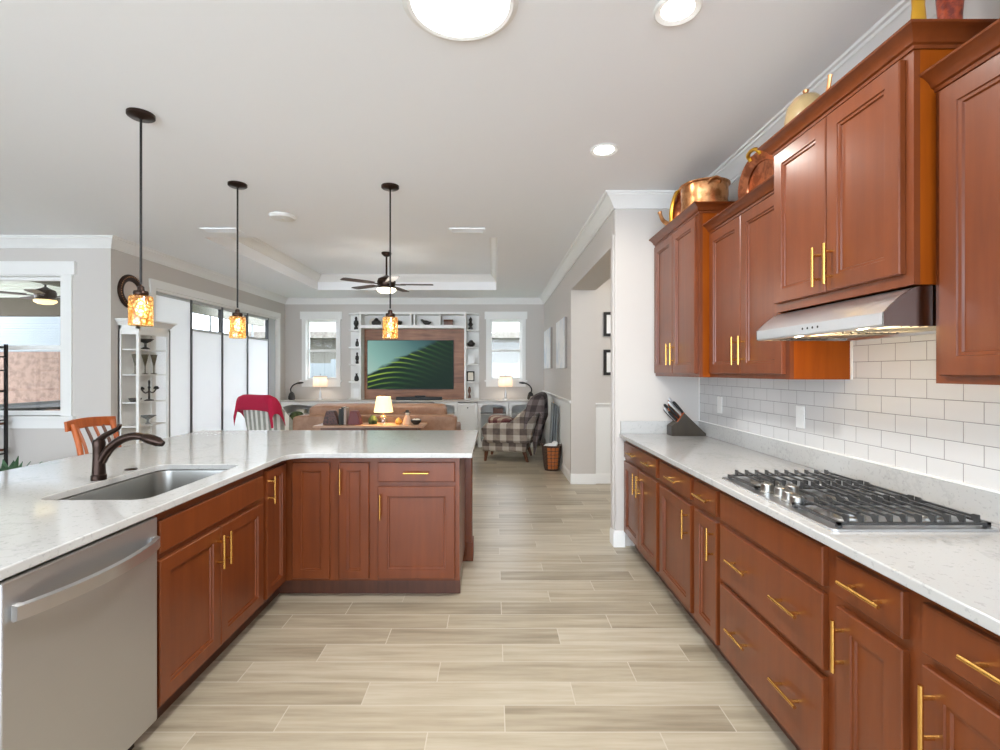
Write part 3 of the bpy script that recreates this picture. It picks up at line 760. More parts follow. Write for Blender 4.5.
# corner
t = thing('corner_cabinet', 'cherry corner cabinet with full-height doors meeting at the inner corner', 'cabinet', (-1.5, 3.3, 0), 'cherry base cabinets of the sink run')
m = MB().box(XFL-.02, XFL, 2.735, YFP+.02, .114, .884).box(XFL, -.99, YFP, YFP+.02, .114, .884).box(-1.006, -.99, YFP+.02, 3.65, .114, .884).box(-1.895, XFL-.02, 2.735, 2.751, .114, .884)
m.box(-1.895, -1.006, 3.638, 3.65, .114, .884).box(-1.895, -1.883, 2.751, 3.638, .114, .884).box(-1.883, XFL-.02, 2.751, 3.638, .114, .13).box(XFL-.02, -1.006, YFP+.02, 3.638, .114, .13)
m.build('body', M['cherry'], t, smooth=False)
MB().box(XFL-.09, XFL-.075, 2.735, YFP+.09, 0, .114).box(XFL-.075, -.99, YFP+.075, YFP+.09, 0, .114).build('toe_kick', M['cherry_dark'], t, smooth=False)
a = door(t, tL, 2.755, 3.005, .132, .853, st=.05); pull(a, tL, 2.787, .742)
door(t, tP, -1.25, -1.018, .132, .853, st=.05)
# narrow unit
t = thing('base_cabinet', 'narrow full-height cherry door cabinet in the middle of the peninsula front', 'cabinet', (-.87, 3.35, 0), 'cherry base cabinets of the sink run')
base_body(t, tP, -.99, -.745, .6)
a = door(t, tP, -.961, -.774, .132, .853, st=.05); pull(a, tP, -.945, .738)
# end unit
t = thing('base_cabinet', 'cherry cabinet with one drawer over a broad door at the peninsula end', 'cabinet', (-.48, 3.35, 0), 'cherry base cabinets of the sink run')
base_body(t, tP, -.745, -.215, .6)
w = drawer(t, tP, -.719, -.242, *WZ); pull(w, tP, -.48, .79, vert=False)
a = door(t, tP, -.719, -.242, *DZ); pull(a, tP, -.70, .583)
# knee wall behind, clad in wood
k = thing('knee_wall', 'cherry clad knee wall under the overhang of the peninsula', 'panel', (-1.2, 3.75, 0))
MB().box(-2.06, -.175, 3.655, 3.80, 0, .883).box(-2.06, -1.90, .66, 3.655, 0, .883).build('cladding', M['cherry'], k, smooth=False)
MB().box(-.222, -.168, 3.6505, 3.66, .14, .884).box(-.175, -.165, 3.66, 3.80, .14, .884).build('corner_trim', M['cherry'], k, bevel=.003)
MB().box(-.21, -.155, 3.6501, 3.81, 0, .14).build('plinth', M['cherry'], k, bevel=.006)

# L countertop with sink cut-out
SX0, SX1, SY_0, SY_1 = -1.80, -1.362, 1.915, 2.645
outer = [(-2.48, .6), (-1.25, .6)]
outer += [(-1.25+.11-.11*math.cos(q*PI/2/8), 3.0-.11+.11*math.sin(q*PI/2/8)) for q in range(9)]
outer += [(-.133, 3.0), (-.133, 4.18), (-2.48, 4.18)]
hole = rrect(SX0, SX1, SY_0, SY_1, .06, 8)
ct = MB().prism(outer, .884, .914, holes=[hole]).build('countertop', M['quartz'], loc=(-1.6, 3.0, .884), bevel=.004)
tag(ct, 'L-shaped white quartz countertop wrapping the sink and the peninsula', 'countertop')
# sink
t = thing('sink', 'undermount stainless steel sink bowl in the left counter', 'sink', (-1.58, 2.27, .70))
def ring(ins, z, r): return [(p[0], p[1], z) for p in rrect(SX0+ins, SX1-ins, SY_0+ins, SY_1-ins, r, 8)]
MB().rings([ring(-.012, .8835, .08), ring(-.012, .8815, .08), ring(.004, .8815, .07), ring(.006, .87, .07), ring(.012, .72, .065), ring(.03, .70, .05), ring(.16, .695, .03)][1:], cap0=False).build('bowl', M['steel_dark'], t)
MB().lathe((-1.58, 2.3, .6955), [(.045, 0), (.05, .003), (.03, .004), (.02, .002)], 24).build('drain', M['steel'], t)
# faucet
fx, fy = -1.828, 2.267
t = thing('kitchen_faucet', 'dark bronze pull-out kitchen faucet with lever behind the sink', 'faucet', (fx, fy, .9142))
MB().lathe((fx, fy, .9142), [(.031, 0), (.031, .022), (.027, .026), (.0255, .06), (.0235, .11), (.024, .15), (.0265, .172), (.022, .186), (.008, .192)], 24).build('body', M['bronze'], t)
sp_ = spline([(fx+.012, fy, 1.0), (fx+.045, fy, 1.052), (fx+.10, fy, 1.098), (fx+.165, fy, 1.116), (fx+.22, fy, 1.108)], 6)
n = len(sp_)
sp_o = MB().tube(sp_, [.021-.004*i/n for i in range(n)], 16).build('spout', M['bronze'], t)
MB().tube([(fx+.205, fy, 1.111), (fx+.215, fy, 1.1085), (fx+.24, fy, 1.101), (fx+.275, fy, 1.089), (fx+.297, fy, 1.080)], [.017, .021, .0235, .022, .013], 16).build('spray_head', M['bronze'], sp_o)
lv = spline([(fx+.004, fy, 1.098), (fx+.03, fy, 1.12), (fx+.062, fy, 1.137), (fx+.088, fy, 1.152), (fx+.098, fy, 1.17)], 5)
MB().tube(lv, [.015-.008*i/len(lv) for i in range(len(lv))], 12, flat=1.3).build('lever', M['bronze'], t)
o = MB().lathe((-1.855, 2.505, .9142), [(.029, 0), (.029, .003), (.024, .006), (.004, .007)], 24).build('sink_hole_cover', M['bronze'], loc=(-1.855, 2.505, .9142))
tag(o, 'round dark bronze cap on the counter to the right of the faucet', 'cap')

# ---------------------------------------------------------------- ceiling fixtures
def pendant(x, y, label):
    t = thing('pendant_light', label, 'pendant lamp', (x, y, 1.67), 'amber glass pendants over the bar')
    c = (x, y)
    MB().lathe((x, y, CZ), [(.068, 0), (.068, -.016), (.06, -.022), (.014, -.026), (.008, -.03)], 28).build('canopy', M['bronze'], t)
    MB().cyl((x, y, CZ-.025), (x, y, 1.90), .0062).build('rod', M['black'], t)
    MB().lathe((x, y, 1.83), [(.010, .06), (.016, .055), (.018, .034), (.034, .031), (.038, .02), (.036, .007), (.02, -.012), (.016, -.012)], 24).build('socket', M['bronze'], t)
    MB().lathe((x, y, 1.668), [(.054, 0), (.058, .004), (.058, .155), (.054, .165), (.03, .168), (.03, .164), (.052, .161), (.0545, .154), (.0545, .006)], 32, cap0=False, cap1=False).build('glass_shade', M['amber'], t)
    MB().lathe((x, y, 1.755), [(.004, -.03), (.018, -.022), (.024, 0), (.02, .025), (.012, .045), (.011, .07)], 18).build('bulb', M['bulb'], t)
    lamp('pendant_bulb', 'POINT', (0, 0, -.03), PEND_W, (1, .74, .42), .04, t)
    return t
pendant(-1.96, 2.72, 'nearest amber glass pendant, left one over the sink bar')
pendant(-1.956, 3.737, 'amber glass pendant over the inner corner of the bar, before the sliding doors')
pendant(-.80, 3.777, 'amber glass pendant hanging before the television')

def can(x, y, label):
    t = thing('recessed_light', label, 'ceiling light', (x, y, CZ-.012), 'recessed ceiling lights')
    MB().lathe((x, y, CZ), [(.062, -.003), (.085, -.010), (.092, -.004), (.092, -.0005)], 32, cap0=False).build('trim_ring', M['white'], t)
    MB().lathe((x, y, CZ), [(.062, -.004), (.03, -.006)], 32).build('lens', M['can'], t)
    lamp('can_lamp', 'SPOT', (0, 0, -.02), CAN_W, (1, .95, .88), .06, t, (0, 0, 0), 3.0)
can(.71, 3.16, 'recessed ceiling light over the aisle, the farther of two')
can(.724, 1.93, 'recessed ceiling light at the top edge, the nearer of two')
can(-1.2, -.6, 'unseen recessed ceiling light added behind the viewer on the sink side')  # extra can out of view, added to brighten the room
t = thing('daylight_tube', 'large round white daylight dome at the top of the ceiling', 'skylight', (-.13, 1.89, CZ-.02))
MB().lathe((-.13, 1.89, CZ), [(.19, -.012), (.205, -.016), (.225, -.008), (.225, -.0005)], 48, cap0=False).build('trim_ring', M['white'], t)
MB().lathe((-.13, 1.89, CZ), [(.19, -.012), (.14, -.02), (.05, -.024)], 48).build('diffuser', M['tube'], t)
lamp('tube_daylight', 'AREA', (0, 0, -.02), TUBE_W, (1, 1, 1), .36, t)
t = thing('smoke_detector', 'flat round white smoke detector on the ceiling beyond the pendants', 'smoke detector', (-1.94, 4.5, CZ-.03))
MB().lathe((-1.94, 4.5, CZ), [(.118, -.0005), (.118, -.012), (.10, -.028), (.06, -.032), (.01, -.032)], 36).build('cover', M['white'], t)
MB().lathe((-1.94, 4.5, CZ), [(.012, -.032), (.012, -.035), (.004, -.036)], 12).build('button', M['ivory'], t)
def vent(x, y, label, lx=.36, ly=.15):
    t = thing('ceiling_vent', label, 'vent', (x, y, CZ-.012), 'ceiling vents')
    m = MB().prism([(x-lx/2, y-ly/2), (x+lx/2, y-ly/2), (x+lx/2, y+ly/2), (x-lx/2, y+ly/2)], CZ-.012, CZ-.0005, holes=[[(x-lx/2+.02, y-ly/2+.02), (x+lx/2-.02, y-ly/2+.02), (x+lx/2-.02, y+ly/2-.02), (x-lx/2+.02, y+ly/2-.02)]])
    m.build('frame', M['ceil'], t, smooth=False)
    m = MB()
    for i in range(7): m.box(x-lx/2+.02, x+lx/2-.02, y-ly/2+.024+i*.016, y-ly/2+.034+i*.016, CZ-.010, CZ-.001)
    m.build('louvres', M['ceil'], t, smooth=False)
vent(-.27, 4.95, 'white ceiling vent right of the fan, beside the tray edge')
vent(-2.75, 4.95, 'white ceiling vent left of the second pendant rod')

def fan(name, x, y, ztop, zm, R, a0, label, light_m, body_m, blade_m, power, n=5):
    t = thing(name, label, 'ceiling fan', (x, y, ztop), None)
    MB().lathe((x, y, ztop), [(.07, 0), (.07, -.02), (.04, -.05), (.018, -.06)], 24).build('canopy', body_m, t)
    MB().cyl((x, y, ztop-.05), (x, y, zm+.09), .013).build('downrod', body_m, t)
    mo = MB().lathe((x, y, zm), [(.02, .12), (.05, .10), (.115, .07), (.13, .03), (.125, -.02), (.115, -.045), (.125, -.07)], 32).build('motor', body_m, t)
    MB().lathe((x, y, zm-.06), [(.125, -.01), (.135, -.02), (.128, -.042), (.09, -.066), (.03, -.075)], 32).build('light_bowl', light_m, t)
    for i in range(n):
        a = a0+2*PI*i/n; ca, sa = math.cos(a), math.sin(a)
        def tf(u, w, z, ca=ca, sa=sa): return (x+u*ca-w*sa, y+u*sa+w*ca, zm+z)
        b = MB(tf).rings([[(u, -w, -.012-.12*w*.6), (u, w, -.012+.12*w*.6), (u, w, -.005+.12*w*.6), (u, -w, -.005-.12*w*.6)] for u, w in ((.2, .05), (.26, .062), (.5, .07), (R-.03, .07), (R, .05))]).build('blade', blade_m, t)
        MB(tf).box(.11, .27, -.018, .018, -.02, -.009).build('blade_iron', body_m, b)
    if power: lamp('fan_lamp', 'SPOT', (0, 0, zm-.17-ztop), power, (1, .95, .88), .12, t, (0, 0, 0), 2.9), lamp('fan_glow', 'POINT', (0, 0, zm-.25-ztop), power*.45, (1, .95, .88), .25, t)
    return t
fan('ceiling_fan', -1.525, 6.95, TZ, 2.66, .66, math.radians(4), 'dark bronze five-blade ceiling fan with lit bowl under the tray ceiling', M['fanlens'], M['bronze'], M['blade'], FAN_W)
fan('ceiling_fan', -6.5, 7.1, 2.73, 2.52, .62, math.radians(10), 'patio ceiling fan with an amber light drum seen through the left window', M['shade_lit'], M['bronze'], M['blade'], 0)

# ---------------------------------------------------------------- living room: media wall
BZ = .875
t = thing('media_cabinet', 'long white built-in base cabinet under the television wall', 'cabinet', (-1.55, 9.38, 0))
BX0, BX1, BY = -3.98, .80, 9.15
m = MB()
m.box(BX0, BX1, YF-.03, YF-.002, 0, BZ-.03).box(BX0, BX1, BY+.02, YF-.03, .08, .10)
xs = [-3.98, -3.90, -3.37, -3.31, -2.75, -2.68, -2.2, -1.1, -.68, -.28, .25, .31, .80]
for x in (-3.98, -3.34, -2.715, -2.2, -1.12, -.70, -.30, .28, .77): m.box(x, x+.03, BY+.02, YF-.03, 0, BZ-.03)
m.build('body', M['cab_white'], t, smooth=False)
def archfront(x0, x1):
    ff = MB()
    st = .045; n = 12; zt = BZ-.08; rise = .05
    inner = [(x0+st, .12), (x1-st, .12), (x1-st, zt-rise)]+[((x0+x1)/2+(x1-x0-2*st)/2*math.cos(PI*i/n), zt-rise+rise*math.sin(PI*i/n)) for i in range(1, n)]+[(x0+st, zt-rise)]
    ff.prism([(x0, 0), (x1, 0), (x1, BZ-.03), (x0, BZ-.03)], BY, BY+.02, axis='y', holes=[inner])
    ff.build('face_frame', M['cab_white'], t, smooth=False)
for x0, x1 in ((-3.98, -3.33), (-3.33, -2.70), (-2.70, -2.19), (-1.11, -.69), (-.29, .27), (.29, .80)): archfront(x0, x1)
for x0, x1 in ((-3.95, -3.34), (-3.31, -2.72), (-2.68, -2.2), (-1.09, -.70), (-.27, .28), (.31, .77)):
    for z in (.30, .60): MB().box(x0, x1, BY+.05, YF-.03, z, z+.018).build('shelf', M['cab_white'], t, smooth=False)
tf = lambda u, d, z: (u, BY-d, z)
for x0, x1 in ((-2.18, -1.66), (-1.65, -1.13)):
    a = MB(tf).nest(x0, x1, .12, BZ-.05, [(0, -.02), (0, .014), (.004, .018), (.05, .018), (.055, .008)]).build('door', M['cab_white'], t, angle=20)
    MB(tf).lathe((x1-.04 if x0 < -2 else x0+.04, .018, .6), [(.006, 0), (.006, .012), (.013, .016), (.011, .026)], 12, axis='y').build('knob', M['black'], a)
a = MB(tf).nest(-.68, -.305, .12, BZ-.05, [(0, -.02), (0, .014), (.004, .018), (.045, .018), (.05, .006)]).build('louvred_door', M['cab_white'], t, angle=20)
lv = MB(tf)
for i in range(9): lv.box(-.63, -.355, .006, .016, .16+i*.052, .19+i*.052)
lv.build('louvres', M['cab_white'], a, smooth=False)
MB(tf).lathe((-.49, .018, .74), [(.006, 0), (.006, .012), (.013, .016), (.011, .026)], 12, axis='y').build('knob', M['black'], a)
o = MB().box(BX0-.02, BX1+.02, BY-.02, YF-.001, BZ-.03, BZ).build('cabinet_top', mat('grey_stone_top', srgb(190, 184, 176), .3), loc=(-1.55, 9.38, BZ-.03), bevel=.004)
tag(o, 'thin greige stone top along the white built-in base cabinet', 'countertop')

# upper bookcase
UX0, UX1, UY = -2.562, -.531, 9.3
Z0, Z1 = BZ+.0005, 2.55
t = thing('bookcase_surround', 'white open shelving framing the television wall', 'bookcase', ((UX0+UX1)/2, 9.45, Z0))
m = MB().box(UX0, UX0+.035, UY, YF-.002, Z0, Z1).box(UX1-.035, UX1, UY, YF-.002, Z0, Z1)
m.box(UX0+.035, UX1-.035, UY, YF-.002, 2.24, 2.30).box(UX0+.035, UX1-.035, UY, YF-.002, 2.505, Z1).box(UX0+.035, UX1-.035, YF-.02, YF-.002, 2.30, 2.505)
xc = (UX0+UX1)/2
for x in (xc-.53, xc-.045, xc+.02, xc+.505): m.box(x, x+.025, UY, YF-.02, 2.30, 2.505)
m.build('frame', M['cab_white'], t, smooth=False)
SHZ = [Z0, 1.0+.19, 1.55-.02, 1.87, 2.18]
SHZ = [Z0, 1.20, 1.535, 1.862, 2.188]
for s, x0, xo in ((-1, UX0, UX0-.24), (1, UX1, UX1+.24)):
    for z in SHZ+[2.51]:
        MB().prism([(x0, UY), (xo, UY+.14), (xo, YF-.002), (x0, YF-.002)][::s], z, z+.028).build('shelf', M['cab_white'], t, smooth=False)
    MB().box(min(x0, xo), max(x0, xo), YF-.014, YF-.002, Z0, 2.51).build('back_board', M['cab_white'], t, smooth=False)
# wood panel behind tv
o = MB().box(UX0+.036, UX1-.036, YF-.05, YF-.0025, BZ+.0005, 2.239)
pm = wood('walnut_panelling', srgb(166, 116, 84), srgb(120, 78, 54), .45, scale=(1.2, 10, 14))
o = o.build('wood_panel', pm, loc=((UX0+UX1)/2, YF-.03, BZ), smooth=False)
tag(o, 'warm wood plank panel on the wall behind the television', 'panel')
def tvmat():
    m = bpy.data.materials.new('tv_picture'); m.use_nodes = True; t = NT(m)
    c = t.n('ShaderNodeTexCoord'); sp = t.n('ShaderNodeSeparateXYZ'); t.l(c.outputs['Generated'], sp.inputs[0])
    U, V = sp.outputs[0], sp.outputs[2]
    n1 = t.noise(c.outputs['Generated'], 4, 4)
    hill = t.math('ADD', t.math('ADD', t.math('MULTIPLY', U, .85), .32), t.math('MULTIPLY', t.math('SUBTRACT', n1, .5), .25))
    d = t.math('SUBTRACT', hill, V)          # >0 on the hillside
    sky = t.ramp(t.math('ADD', t.math('MULTIPLY', U, .8), t.math('MULTIPLY', V, .4)), [(0, srgb(150, 170, 160)), (.35, srgb(112, 148, 140)), (.8, srgb(60, 92, 92)), (1, srgb(40, 66, 70))])
    bend = t.math('ADD', t.math('MULTIPLY', V, 60), t.math('MULTIPLY', t.math('SINE', t.math('MULTIPLY', t.math('ADD', U, .2), 3.0)), -14))
    band = t.math('ADD', t.math('MULTIPLY', t.math('SINE', t.math('ADD', bend, t.math('MULTIPLY', n1, 3))), .5), .5)
    lit = t.math('MULTIPLY', t.math('POWER', band, 3.0), t.math('SUBTRACT', 1.15, U, clamp=True))
    lit = t.math('MULTIPLY', lit, t.math('SUBTRACT', 1.1, t.math('MULTIPLY', d, 1.3), clamp=True))
    lit = t.math('MULTIPLY', lit, t.math('ADD', .45, n1))
    land = t.ramp(lit, [(0, srgb(16, 34, 26)), (.35, srgb(36, 66, 34)), (.8, srgb(116, 140, 50)), (1, srgb(150, 164, 70))])
    k = t.math('MULTIPLY', t.math('ADD', d, .02), 14, clamp=True)
    mx = t.n('ShaderNodeMix', data_type='RGBA'); t.l(k, mx.inputs[0]); t.l(sky, mx.inputs[6]); t.l(land, mx.inputs[7])
    t.b.inputs['Base Color'].default_value = (0.01, 0.01, 0.01, 1); t.b.inputs['Roughness'].default_value = .5; t.b.inputs['Specular IOR Level'].default_value = .1
    t.l(mx.outputs[2], t.b.inputs['Emission Color']); t.b.inputs['Emission Strength'].default_value = .7
    return m
t = thing('television', 'wide flat television showing green rice terraces on the wood panel', 'television', (-1.57, 9.50, 1.55))
MB().box(-2.462, -.785, 9.505, YF-.0505, 1.07, 2.025).build('housing', M['blackp'], t, bevel=.004)
MB().box(-2.452, -.795, 9.5035, 9.5048, 1.082, 2.015).build('screen', tvmat(), t, smooth=False)
t = thing('soundbar', 'long black soundbar on the cabinet top below the television', 'soundbar', (-1.42, 9.32, BZ))
MB().box(-1.86, -.985, 9.27, 9.36, BZ+.0005, BZ+.06).build('bar', M['blackp'], t, bevel=.012)
MB().box(-1.5, -1.3, 9.29, 9.34, BZ+.06, BZ+.085).build('sensor', M['blackp'], t, bevel=.006)

# ornaments on the shelves
def blob(name, label, cat, x, y, z, prof, m, group='dark ornaments on the white shelves', seg=14, sx=1, sy=1):
    o = MB().lathe((x, y, z+.0005), prof, seg, sx=sx, sy=sy).build(name, m, loc=(x, y, z))
    return tag(o, label, cat, group)
FIG = [(.03, 0), (.032, .03), (.02, .05), (.04, .09), (.035, .13), (.015, .15), (.022, .175), (.012, .2)]
VASE = [(.02, 0), (.035, .03), (.03, .08), (.012, .12), (.018, .15), (.012, .15)]
lx = UX0-.09; rx = UX1+.09
yy = 9.42
shl = [z+.028 for z in SHZ]
blob('figurine', 'dark upright figurine on the top left end shelf', 'figurine', lx, yy, shl[4], [(a*1.2, b*1.25) for a, b in FIG], M['dark_orn'])
blob('vase', 'small dark vase on the left end shelf, second from the top', 'vase', lx+.02, yy, shl[3], VASE, M['dark_orn'])
blob('figurine', 'slim dark figurine on the left end shelf, third from the top', 'figurine', lx+.02, yy, shl[2], [(a*.9, b*1.1) for a, b in FIG], M['dark_orn'])
blob('vase', 'squat dark vase on the left end shelf, second from the bottom', 'vase', lx+.01, yy, shl[1], [(a*1.3, b) for a, b in VASE], M['dark_orn'])
def frame(label, x, y, z, w, h, rz=0.0, m='white'):
    t = thing('picture_frame', label, 'picture frame', (x, y, z+.0005), 'picture frames on the end shelves', local=True, rz=rz)
    MB().prism([(-w/2, 0), (w/2, 0), (w/2, h), (-w/2, h)], -.008, .008, axis='y', holes=[[(-w/2+.02, .02), (w/2-.02, .02), (w/2-.02, h-.02), (-w/2+.02, h-.02)]]).build('frame', M[m], t, smooth=False)
    MB().box(-w/2+.018, w/2-.018, -.002, .004, .018, h-.018).build('photo', M['ivory'] if m == 'blackp' else M['canvas'], t, smooth=False)
    MB().prism([(.008, 0), (.05, 0), (.008, h*.6)], -.01, .01, axis='x').build('stand', M[m], t, smooth=False)
frame('white framed card on the bottom left end shelf', lx+.01, yy, shl[0], .13, .19)
blob('figurine', 'dark tree-shaped figurine on the top right end shelf', 'figurine', rx-.01, yy, shl[4], [(.045, 0), (.045, .04), (.02, .06), (.055, .1), (.02, .15), (.035, .19), (.006, .25)], M['dark_orn'])
blob('bowl', 'cluster bowl of dark pieces on the right end shelf, second from the top', 'bowl', rx, yy, shl[3], [(.03, 0), (.07, .03), (.08, .07), (.05, .09), (.03, .12), (.01, .13)], M['dark_orn'])
frame('pale card on the right end shelf, third from the top', rx, yy, shl[2], .13, .17)
frame('black framed photograph tilted on the right end shelf', rx-.01, yy, shl[1], .15, .19, .3, 'blackp')
blob('vase', 'thin brown bud vase on the bottom right end shelf', 'vase', rx-.03, yy, shl[0], [(.03, 0), (.025, .04), (.012, .08), (.03, .14), (.02, .2), (.008, .22)], M['brown'])
blob('teapot', 'dark pot with pale rim in the leftmost cubby over the television', 'pot', UX0+.30, 9.42, 2.30, [(.06, 0), (.09, .03), (.09, .07), (.05, .1), (.02, .14)], M['dark_orn'])
o = MB().lathe((UX0+.20, 9.55, 2.39), [(.06, 0), (.075, .004), (.075, .01), (.06, .012)], 24, axis='y').build('plate', M['ivory'], loc=(UX0+.20, 9.55, 2.302))
o.location.z -= .0125
tag(o, 'pale plate standing behind the dark pot over the television', 'plate')
blob('bowl', 'round dark bowl in the second cubby over the television', 'bowl', UX0+.72, 9.43, 2.30, [(.03, 0), (.07, .04), (.08, .08), (.075, .08), (.03, .02)], M['dark_orn'])
bd = thing('bird_figurine', 'dark bird figurine in the third cubby over the television', 'figurine', (xc+.24, 9.43, 2.3), 'dark ornaments on the white shelves')
MB().tube(spline([(xc+.12, 9.43, 2.405), (xc+.16, 9.43, 2.40), (xc+.22, 9.43, 2.36), (xc+.29, 9.43, 2.35), (xc+.34, 9.43, 2.37)], 4), [.006]*3+[.02, .026, .022, .026, .034, .042, .044, .044, .04, .036, .028, .018, .012, .006], 10).build('body', M['dark_orn'], bd)
MB().box(xc+.22, xc+.32, 9.41, 9.45, 2.3005, 2.315).build('base', M['dark_orn'], bd)
MB().cyl((xc+.25, 9.43, 2.31), (xc+.25, 9.43, 2.34), .006).cyl((xc+.29, 9.43, 2.31), (xc+.29, 9.43, 2.34), .006).build('feet', M['dark_orn'], bd)
bx_ = thing('keepsake_chest', 'small brown chest in the right cubby over the television', 'box', (xc+.67, 9.43, 2.3))
MB().box(xc+.585, xc+.755, 9.38, 9.47, 2.3005, 2.37).build('body', M['brown'], bx_, bevel=.004)
MB().prism([(9.375, 2.37), (9.475, 2.37), (9.455, 2.405), (9.425, 2.415), (9.395, 2.405)], xc+.58, xc+.76, axis='x').build('lid', M['brown'], bx_)

# lamps and gooseneck lamps on the cabinet top
def tlamp(x, y, z, label):
    t = thing('table_lamp', label, 'lamp', (x, y, z+.0005), 'linen table lamps before the windows', local=True)
    MB().lathe((0, 0, 0), [(.06, 0), (.06, .012), (.03, .03), (.018, .06), (.026, .1), (.012, .17), (.007, .2), (.007, .31)], 20).build('base', M['steel'], t)
    MB().lathe((0, 0, .25), [(.135, 0), (.12, .205), (.118, .205), (.133, 0)], 32, cap0=False, cap1=False).build('shade', M['shade_off'], t)
    lamp('linen_fill', 'POINT', (0, 0, .36), 1.6, (1, .93, .84), .04, t)  # fill light added inside the shade to lift the far wall
    MB().lathe((0, 0, .44), [(.12, 0), (.12, .002)], 24).cyl((0, 0, .44), (0, 0, .485), .004).lathe((0, 0, .48), [(.005, 0), (.009, .008), (.004, .018)], 10).build('finial', M['black'], t)
tlamp(-3.32, 9.36, BZ, 'linen drum table lamp before the left far window')
tlamp(.22, 9.36, BZ, 'linen drum table lamp before the right far window')
def goose(x, y, z, sgn, label):
    t = thing('gooseneck_lamp', label, 'desk lamp', (x, y, z+.0005), 'dark gooseneck lamps on the white cabinet', local=True)
    MB().lathe((0, 0, 0), [(.05, 0), (.065, .02), (.06, .07), (.045, .12), (.02, .15)], 20).build('base', M['dark_orn'], t)
    p = spline([(0, 0, .12), (sgn*-.02, 0, .2), (sgn*.03, 0, .28), (sgn*.12, 0, .32)], 6)
    MB().tube(p, .012, 8).build('neck', M['black'], t)
    MB().tube([(sgn*.10, 0, .317), (sgn*.15, 0, .322), (sgn*.22, 0, .328)], [.014, .02, .012], 10, flat=1.6).build('head', M['black'], t)
goose(-3.86, 9.35, BZ, 1, 'dark gooseneck lamp at the left end of the white cabinet')
goose(.70, 9.38, BZ, -1, 'dark gooseneck lamp at the right end of the white cabinet')
# things inside base cabinet openings
tag(MB().box(-.02, .17, 9.25, 9.4, .6185, .72).build('storage_box', M['brown'], loc=(.07, 9.32, .618), bevel=.006), 'brown wooden box on the shelf below the right window', 'box')
tag(MB().lathe((-3.03, 9.35, .6185), [(.06, 0), (.15, .04), (.17, .09), (.16, .09), (.06, .015)], 28).build('serving_bowl', M['dark_orn'], loc=(-3.03, 9.35, .618)), 'wide dark bowl on the shelf below the left far window', 'bowl')
tag(MB().box(-3.75, -3.6, 9.3, 9.42, .6185, .7).build('storage_box', M['ivory'], loc=(-3.68, 9.36, .618), bevel=.006), 'small pale box in the leftmost cabinet opening', 'box')

# ---------------------------------------------------------------- sofa, console and its things
SXA, SXB, SYB = -2.69, -.50, 6.52
t = thing('sofa', 'tan leather sofa with its back to the kitchen', 'sofa', ((SXA+SXB)/2, 7.0, 0))
MB().box(SXA+.04, SXB-.04, SYB+.02, 7.42, .08, .42).build('base', M['tan'], t, bevel=.02)
MB().cushion(((SXA+SXB)/2, SYB+.12, .48), (SXB-SXA, .24, .70), 18).build('back', M['tan'], t)
for x in (SXA+.12, SXB-.12): MB().cushion((x, 7.0, .40), (.24, .95, .52), 12).build('arm', M['tan'], t)
for i in range(3):
    wx = (SXB-SXA-.48)/3; cx = SXA+.24+wx*(i+.5)
    MB().cushion((cx, 7.08, .48), (wx, .68, .18), 6).build('seat_cushion', M['tan'], t)
wx = (SXB-SXA-.3)/2
for i in range(2):
    MB().cushion((SXA+.15+wx*(i+.5), SYB+.30, .73), (wx-.01, .24, .46), 9, tilt=('X', .15)).build('back_cushion', M['tan'], t)
for x in (SXA+.1, SXB-.1):
    for y in (SYB+.1, 7.35): MB().cyl((x, y, 0), (x, y, .09), .03).build('foot', M['brown'], t)
t = thing('console_table', 'narrow brown console table behind the tan sofa', 'table', (-1.53, 6.12, 0))
MB().box(-2.2, -.86, 5.94, 6.33, .73, .755).build('tabletop', wood('light_oak_top', srgb(196, 160, 132), srgb(168, 128, 100), .35, scale=(1.6, 22, 22)), t, bevel=.004)
MB().box(-2.12, -.94, 5.99, 6.28, .66, .73).build('apron', M['brown'], t, smooth=False)
for x in (-2.12, -.99):
    for y in (5.99, 6.23): MB().box(x, x+.05, y, y+.05, 0, .66).build('leg', M['brown'], t, smooth=False)
cz = .7555
t = thing('accent_lamp', 'glowing cream shade lamp on a glass base on the console table', 'lamp', (-1.375, 6.1, cz), local=True)
MB().lathe((0, 0, 0), [(.045, 0), (.048, .02), (.045, .09), (.03, .11), (.012, .12)], 24).build('base', M['clear'], t)
MB().cyl((0, 0, .11), (0, 0, .2), .007).build('stem', M['pot'], t)
MB().lathe((0, 0, .155), [(.118, 0), (.085, .19), (.083, .19), (.116, 0)], 32, cap0=False, cap1=False).build('shade', M['shade_lit'], t)
lamp('accent_bulb', 'POINT', (0, 0, .24), 2.0, (1, .78, .45), .03, t)
def bookend(x, label, m, w=.2, h=.17, n='bookend'):
    pr = [(x-w/2, cz), (x+w/2, cz), (x+w*.36, cz+h*.6), (x+w*.2, cz+h), (x-w*.28, cz+h), (x-w*.4, cz+h*.5)]
    return tag(MB().prism(pr, 6.05, 6.16, axis='y').build(n, m, loc=(x, 6.1, cz), bevel=.008), label, 'bookend', 'leather bookends on the console')
bookend(-2.02, 'patterned dark brown leather bookend on the console, left of the books', speck('tooled_leather', srgb(92, 56, 46), srgb(48, 30, 26), 40, .5))
bookend(-1.73, 'plain maroon leather bookend on the console, right of the books', M['maroon'], .17)
